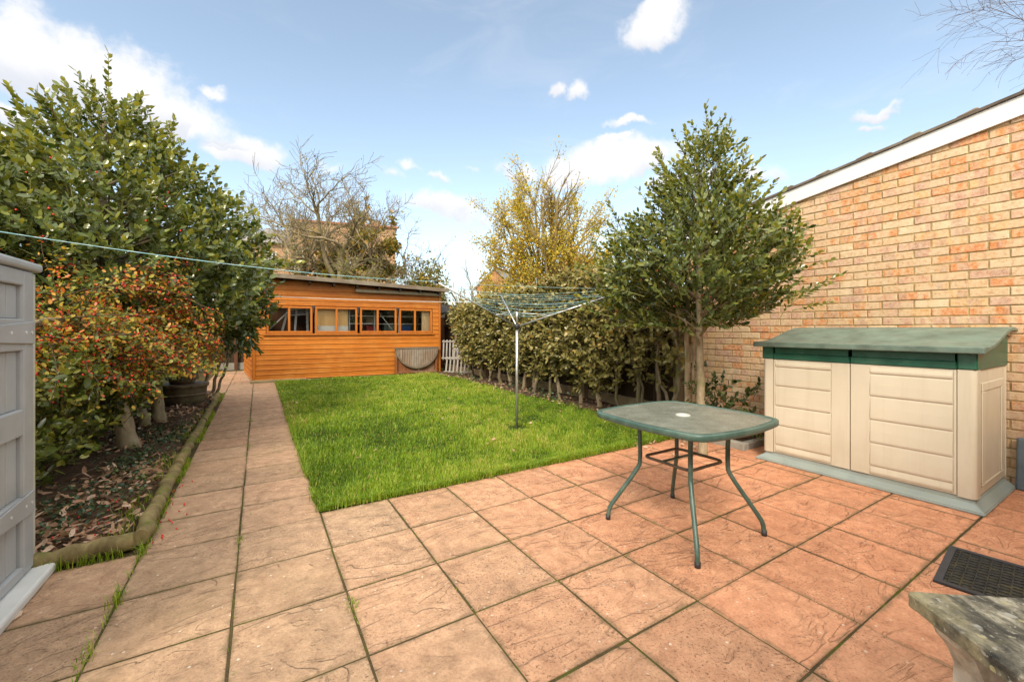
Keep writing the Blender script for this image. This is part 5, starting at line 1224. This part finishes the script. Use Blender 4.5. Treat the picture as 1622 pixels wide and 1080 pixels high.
# moss and grass tufts in the paving joints and along the log
B = []
for i in range(-2,6):
    x = .355+i*PX
    for _ in range(90 if i in (-1,-2) else 16): B.append((x+rs.normal(0,.005), rs.uniform(1.2,3.0) if i not in (-1,) else rs.uniform(1.2,9.5), -.01))
for (a, b, n, sg) in ((-.545,2.53,60,.025),(-.545,3.0,60,.02),(-.09,2.9,40,.02),(.36,1.95,50,.022),(-.09,6.6,60,.03),(-.09,5.2,30,.03),(-.55,2.15,20,.02),(1.66,3.0,12,.02),(2.62,2.99,30,.03)):
    for _ in range(n): B.append((rs.normal(a,sg*.6), rs.normal(b,sg*1.6), -.008))
for (y0, y1, n) in ((3.1,3.9,520),(4.2,4.9,520),(5.6,6.3,360),(6.6,7.4,360),(8.6,9.5,200)):
    for _ in range(n): B.append((-.565+rs.normal(0,.02), rs.uniform(y0,y1), .0))
    for _ in range(n//3): B.append((-.68+rs.normal(0,.05), rs.uniform(y0,y1), .05))
for _ in range(150): B.append((rs.uniform(-1.0,-.62), 3.01+rs.normal(0,.01), .0))
for _ in range(100): B.append((rs.uniform(-.05,.34), 3.05+7*rs.uniform(0,1), -.008))
B = np.array(B); k = len(B); lg_ = np.where((B[:,0] < -.52), 1.0, .42)
blades('weeds', B, .065*lg_*rs.uniform(.4,1.4,k), np.full(k,.0018), np.clip(rs.normal(.6,.2,k),0,1), M['grass_blade'], .6, rs)
# ------------------------------------------------------------------ background trees
def fan_tree(name, label, cat, base, stems, mat, leafmat, maxlev, seed, leaf, group=None, kids=(5,7), ratio=.6, ang=.7, up=.12, wob=.16, lsize=(.06,.018), tintb=.5, lz=(0,99), lcl=1, sprd=.08, droop=0, rmin=None):
    rs = np.random.RandomState(seed); t = thing(name, label, cat, tuple(base), 0, group); out, tips = [], []; b = np.array(base, float)
    tr = []
    for (p, d, L, r) in stems: grow(out, np.array(p), np.array(d, float), L, r, 0, maxlev, rs, up, wob, kids, ratio, ang, tips, 8, droop)
    big = [l for l in out if l[1][0] > .03]; small = [l for l in out if l[1][0] <= .03]
    if rmin: small = [(p, np.maximum(r, rmin)) for p, r in small]
    tubes('trunk', [(np.stack([np.array(p)*np.array([1,1,0])-np.array([0,0,.05]), np.array(p)]), np.array([stems[0][3]*1.3, stems[0][3]])) for (p, d, L, r) in stems[:1]]+big, mat, t, 7)
    if small: tubes('branches', small, mat, t, 3)
    if leaf > 0 and tips:
        P = np.array([q[0] for q in tips]); D = np.array([q[1] for q in tips]); z = P[:,2]+b[2]
        w = rs.uniform(0,1,len(P)) < leaf*np.clip((lz[1]-z)/2.0, .04, 1)
        if lcl > 1: w &= (SinNoise(seed, .9)(P) > -.25)
        P, D = P[w], D[w]; P = np.repeat(P, lcl, 0)+rs.normal(0, sprd, (len(P)*lcl,3)); D = np.repeat(D, lcl, 0); k = len(P)
        d = nrm(D*.4+rs.normal(0,.7,(k,3))+np.array([0,0,-.5]))
        leaves('leaves', P, d, nrm(rs.normal(0,1,(k,3))+np.array([0,-.5,.6])), rs.uniform(.6,1.3,k)*lsize[0], rs.uniform(.7,1.2,k)*lsize[1], np.clip(rs.normal(tintb,.25,k),0,1), leafmat, t, 'dia')
    return t
def gp_(px, d): p = at_depth(px, HY, d); return (float(p[0]), float(p[1]), 0.)
rv = np.array([CA,-SA,0]); fv = np.array([SA,CA,0])
def dirn(sx, up, f=0): return rv*sx+np.array([0,0,up])+fv*f
# bare apple tree behind the shed
b = gp_(531, 15)
fan_tree('apple_tree', 'nearly bare spreading tree with twisted branches directly behind the shed roof', 'tree', b,
  [((0,0,2.3),dirn(.30,1),2.6,.15),((0,0,2.7),dirn(-1,.8,.2),2.6,.11),((.1,0,2.6),dirn(1,.75,-.3),2.5,.10),((0,0,3.0),dirn(-.4,1,-.4),2.7,.09),((0,.1,2.9),dirn(.6,1,.5),2.6,.09),((0,0,2.2),dirn(1,.25,-.4),1.8,.07)],
  M['bark_apple'], M['apple_leaf'], 3, 61, .7, kids=(6,9), ratio=.58, ang=.85, up=.06, wob=.22, lsize=(.085,.028), tintb=.45, lz=(1,4.6), rmin=.006)
b = gp_(474, 15.5)
fan_tree('bare_tree', 'slim bare leaning tree left of the apple tree, its branches reaching up over the evergreen', 'tree', b,
  [((0,0,2.4),dirn(.12,1),1.5,.11),((.05,0,3.6),dirn(-.8,.8),2.4,.07),((.1,0,3.7),dirn(.45,1,.2),2.5,.06),((.05,0,3.5),dirn(-.15,1,-.3),2.6,.06),((.0,0,3.3),dirn(-1.0,.4),2.0,.05),((.1,0,3.5),dirn(.9,.8,.2),2.4,.06)],
  M['bark_apple'], M['apple_leaf'], 3, 62, .5, kids=(6,8), ratio=.58, ang=.8, up=.05, wob=.22, lsize=(.075,.024), tintb=.3, lz=(1,5), rmin=.006)
b = gp_(600, 16.5)
fan_tree('yellowing_tree', 'yellow leaved climber clad tree behind the right half of the shed roof', 'tree', b,
  [((0,0,2.2),dirn(-.12,1),2.5,.10),((0,0,2.6),dirn(.5,.9),2.0,.06),((0,0,2.4),dirn(-.8,.7),1.9,.06)],
  M['bark_apple'], M['apple_leaf'], 3, 63, .9, kids=(5,7), ratio=.55, ang=.9, up=.02, wob=.2, lsize=(.15,.055), tintb=.72, lz=(1,9), lcl=3, rmin=.006)
# tall yellow tree
b = gp_(867, 22)
st = []
for a, f, r in ((.0,0,.15),(-.13,.1,.10),(.13,-.1,.13),(-.28,0,.09),(.28,.1,.10),(-.46,-.1,.08),(.46,0,.08),(-.70,.1,.07),(.0,.4,.08),(.05,-.4,.08),(-1.05,.1,.06),(.70,-.1,.06),(-1.7,.1,.05),(1.05,.1,.05),(1.7,0,.05),(-3,0,.04),(3,0,.04)):
    n_ = math.hypot(a, 1); ux, uz = a/n_, 1/n_           # stem length runs out to a rounded crown, centre 3.3 m above the fork
    A_, B_, cz_ = 3.2, 3.55, 3.3; qa = (ux/A_)**2+(uz/B_)**2; qb = -2*uz*cz_/B_**2; qc = (cz_/B_)**2-1
    st.append(((0,0,1.7+.25*abs(a)), dirn(a,1,f), .93*(-qb+math.sqrt(max(0, qb*qb-4*qa*qc)))/(2*qa), r))
fan_tree('yellow_leaved_tree', 'tall fan shaped tree with thin yellow autumn leaves standing beyond the hedge', 'tree', b, st, M['bark_ash'], M['ash_leaf'], 2, 75, .75, kids=(11,14), ratio=.30, ang=.62, up=.02, wob=.045, lsize=(.125,.045), tintb=.5, lcl=3, sprd=.17, rmin=.008)
# bushes between
b = gp_(725, 17)
fan_tree('yellow_green_bush', 'rounded yellow green bush behind the shed, left of the tall yellow tree', 'bush', b,
  [((rs.normal(0,.3),rs.normal(0,.3),1.0),dirn(a,1,f),1.9,.05) for a, f in ((0,0),(-.4,.2),(.4,0),(-.8,0),(.8,.2),(.1,-.5),(-1.1,.1),(1.1,0))],
  M['bark_ash'], M['apple_leaf'], 2, 65, .95, kids=(7,9), ratio=.5, ang=.7, up=.06, wob=.15, lsize=(.13,.045), tintb=.55, lcl=3, sprd=.12, rmin=.007)
b = gp_(778, 18)
fan_tree('orange_green_bush', 'loose orange and green bush in front of the small gabled house', 'bush', b,
  [((rs.normal(0,.3),rs.normal(0,.3),.8),dirn(a,1,f),1.5,.045) for a, f in ((0,0),(-.5,.2),(.5,0),(-1,0),(1,.2))],
  M['bark_ash'], M['ash_leaf'], 2, 68, .8, kids=(6,8), ratio=.5, ang=.75, up=.04, wob=.15, lsize=(.13,.045), tintb=.45, lcl=2, sprd=.12, rmin=.007)
b = gp_(648, 19)
fan_tree('leafless_sapling', 'thin leafless sapling against the sky between the two larger background trees', 'tree', b,
  [((rs.normal(0,.2),rs.normal(0,.2),1.4),dirn(a,1,f),2.6,.03) for a, f in ((0,0),(-.25,.2),(.25,0),(-.5,0),(.5,.2))],
  M['bark_birch'], M['apple_leaf'], 2, 66, .3, kids=(6,8), ratio=.45, ang=.6, up=.08, wob=.14, lsize=(.08,.03), tintb=.3, rmin=.005)
# leafless tree beyond the extension, limbs reach in from the right
p0 = at_depth(1790, 130, 8.5); t = thing('leafless_tree', 'leafless tree behind the brick extension, its fine twigs reaching in at the top right', 'tree', (float(p0[0]), float(p0[1]), 0))
rs2 = np.random.RandomState(71); out = []
for (za, d, L) in ((p0[2]-.75, dirn(-1,.12,-.05), 2.7), (p0[2]-.35, dirn(-1,.24,.1), 3.1), (p0[2]+.1, dirn(-.9,.45,.1), 3.0), (p0[2]-1.1, dirn(-1,.06,0), 2.5), (p0[2]+.8, dirn(-.9,.35,.1), 2.4)):
    grow(out, np.array([0,0,za]), d, L, .022, 0, 2, rs2, .01, .14, (8,11), .42, .7, None, 9, .05)
tubes('branches', [(p, np.maximum(r*.45, .0022)) for p, r in out], M['bark_birch'], t, 4)
tubes('trunk', [limb([(0,0,0),(.05,0,3),(0,0,6),(.1,0,8.6)], .15, .04, 16, .02, 3)], M['bark_birch'], t, 10)
# ------------------------------------------------------------------ houses beyond
M['house_brick'] = None
def hbrick(name, a, b):
    t = NT(name); o = t.obj()
    br = t.n('TexBrick', {'Vector': t.n('Mapping', {'Vector': o, 'Rotation': (R(90),0,0)}).outputs[0], 'Color1': (*a,1), 'Color2': (*b,1), 'Mortar': (.30,.24,.17,1), 'Scale': 1, 'Mortar Size': .008, 'Brick Width': .225, 'Row Height': .075})
    c = t.mix(t.noise(2, 4, o), br.outputs['Color'], t.mix(1, br.outputs['Color'], (.7,.65,.6), 'MULTIPLY')); return t.done(t.bsdf(c, .9, None, .15))
HBr = hbrick('yellow_stock_house_brick', (.60,.38,.21), (.50,.29,.16)); HBo = hbrick('orange_house_brick', (.55,.27,.12), (.46,.20,.085))
M['slate'] = plain('house_slate', (.22,.21,.20), .8, .2, 2, bump=.4, bscale=6, spec=.2)
M['ridge'] = plain('ridge_tile', (.32,.12,.06), .85, .2, 4)
M['wpaint'] = plain('white_window_paint', (.72,.72,.70), .5, .05, 4)
def dglass():
    t = NT('house_window_glass'); return t.done(t.bsdf((.03,.035,.045), .06, None, .8))
M['hglass'] = dglass()
def hwin(parent, x0, x1, z0, z1, y):
    m = MB(); w = .07
    m.box(x0,x0+w,y-.05,y,z0,z1); m.box(x1-w,x1,y-.05,y,z0,z1); m.box(x0+w,x1-w,y-.05,y,z0,z0+w); m.box(x0+w,x1-w,y-.05,y,z1-w,z1); xm = (x0+x1)/2; m.box(xm-.03,xm+.03,y-.045,y,z0+w,z1-w); zm = (z0+z1)/2; m.box(x0+w,xm-.03,y-.04,y,zm-.03,zm+.03); m.box(xm+.03,x1-w,y-.04,y,zm-.03,zm+.03)
    f = m.build('window', M['wpaint'], parent); MB().box(x0+.02,x1-.02,y-.02,y-.002,z0+.02,z1-.02).build('pane', M['hglass'], f)
def house_at(name, label, px, d, rz=0): p = gp_(px, d); return thing(name, label, 'house', p, -YAW+rz)
def zx(px, py, d, pc): k = d/F; return ((px-pc)*k, H+(HY-py)*k)
dA = 27; hA = house_at('brick_house', 'yellow brick house with white windows behind the bare trees and shed', 530, dA, R(18))
x0, z1 = zx(470,356,dA,530); x1, _ = zx(623,356,dA,530); MB().box(x0,x1,0,8,0,z1).build('wall', HBr, hA)
MB().box(x0-.1,x1+.1,-.12,8.1,z1+.003,z1+.16,.02).build('parapet', M['ridge'], hA)
xa, za = zx(398,388,dA,530); xb, _ = zx(469.5,388,dA,530); MB().box(xa,xb,.5,7,0,za).build('wing_wall', HBr, hA)
zr_ = zx(413,357,dA,530)[1]; m = MB(); bm = m.bm
E_ = [bm.verts.new(p) for p in ((xa-.3,.2,za-.05),(xb,.2,za-.05),(xb,7.3,za-.05),(xa-.3,7.3,za-.05))]; Rg = [bm.verts.new(p) for p in ((xa+.9,2.9,zr_+.1),(xb,2.9,zr_+.1))]
for q in ((E_[0],E_[1],Rg[1],Rg[0]),(E_[2],E_[3],Rg[0],Rg[1]),(E_[3],E_[0],Rg[0]),(E_[1],E_[2],Rg[1]),(E_[3],E_[2],E_[1],E_[0])): bm.faces.new(q)
m.build('roof', M['slate'], hA)
w0 = zx(434,425,dA,530); w1 = zx(446,402,dA,530); hwin(hA, w0[0], w1[0], w0[1], w1[1], .499)
w0 = zx(461.5,432,dA,530)
w0 = zx(473,432,dA,530); w1 = zx(486,400,dA,530); hwin(hA, w0[0], w1[0], w0[1], w1[1], -.001)
w0 = zx(545,428,dA,530); w1 = zx(562,400,dA,530); hwin(hA, w0[0], w1[0], w0[1], w1[1], -.001)
m = MB(); cx, cz = zx(590,340,dA,530); m.box(cx-.4,cx+.4,2,2.8,z1+.161,cz+.3,.02); m.build('chimney', HBr, hA)
def gable(name, label, px, d, apex, eave_l, eave_r, depth, chim=None, slew=.35, brick=HBo):
    h = house_at(name, label, px, d); (ax, az), (lx_, lz), (rx, rz_) = [zx(*p, d, px) for p in (apex, eave_l, eave_r)]
    m = MB(); bm = m.bm; off = depth*slew
    fr_ = [(lx_,0),(rx,0),(rx,rz_),(ax,az),(lx_,lz)]
    A = [bm.verts.new((x,0,z)) for x, z in fr_]; B = [bm.verts.new((x+off,depth,z)) for x, z in fr_]
    bm.faces.new(A); bm.faces.new(B[::-1])
    for i in (0,1,4): bm.faces.new((A[i],B[i],B[(i+1)%5],A[(i+1)%5]))
    m.build('wall', brick, h)
    m = MB(); bm = m.bm; o = .16
    for (ex_, ez) in ((lx_,lz),(rx,rz_)):
        s = np.sign(ex_-ax); sl_h = (az-ez)/abs(ex_-ax); e = (ex_+s*.3, ez-.3*sl_h+.02)
        lo = [(ax,az+.02),e]; up_ = [(ax,az+.02+o),(e[0],e[1]+o)]
        V = [bm.verts.new(p) for p in ((lo[0][0],-.15,lo[0][1]),(lo[1][0],-.15,lo[1][1]),(lo[1][0]+off,depth,lo[1][1]),(lo[0][0]+off,depth,lo[0][1]),(up_[0][0],-.15,up_[0][1]),(up_[1][0],-.15,up_[1][1]),(up_[1][0]+off,depth,up_[1][1]),(up_[0][0]+off,depth,up_[0][1]))]
        for q in ((0,1,2,3),(4,7,6,5),(0,4,5,1),(1,5,6,2),(2,6,7,3)): bm.faces.new([V[i] for i in q])
    m.build('roof', M['slate'], h)
    MB().tube([(ax,-.1,az+.22),(ax+off,depth,az+.22)], .09, 8).build('ridge_tiles', M['ridge'], h)
    if chim:
        cx, cz = zx(*chim, d, px); MB().box(cx-.35,cx+.35,depth*.7,depth*.7+.7,az-2.5,cz,.02).build('chimney', hbrick('chimney_brick', (.50,.13,.05), (.42,.10,.05)), h)
    return h
gable('gabled_house', 'orange brick gable end with grey roof above the hedge, right of the tall yellow tree', 915, 36, (905,397), (862,440), (962,452), 9, (962,388), .42)
gable('small_gabled_house', 'small orange gable with grey roof left of the tall yellow tree, above the hedge', 785, 40, (783,427), (755,455), (815,460), 9, (843,425), .42)
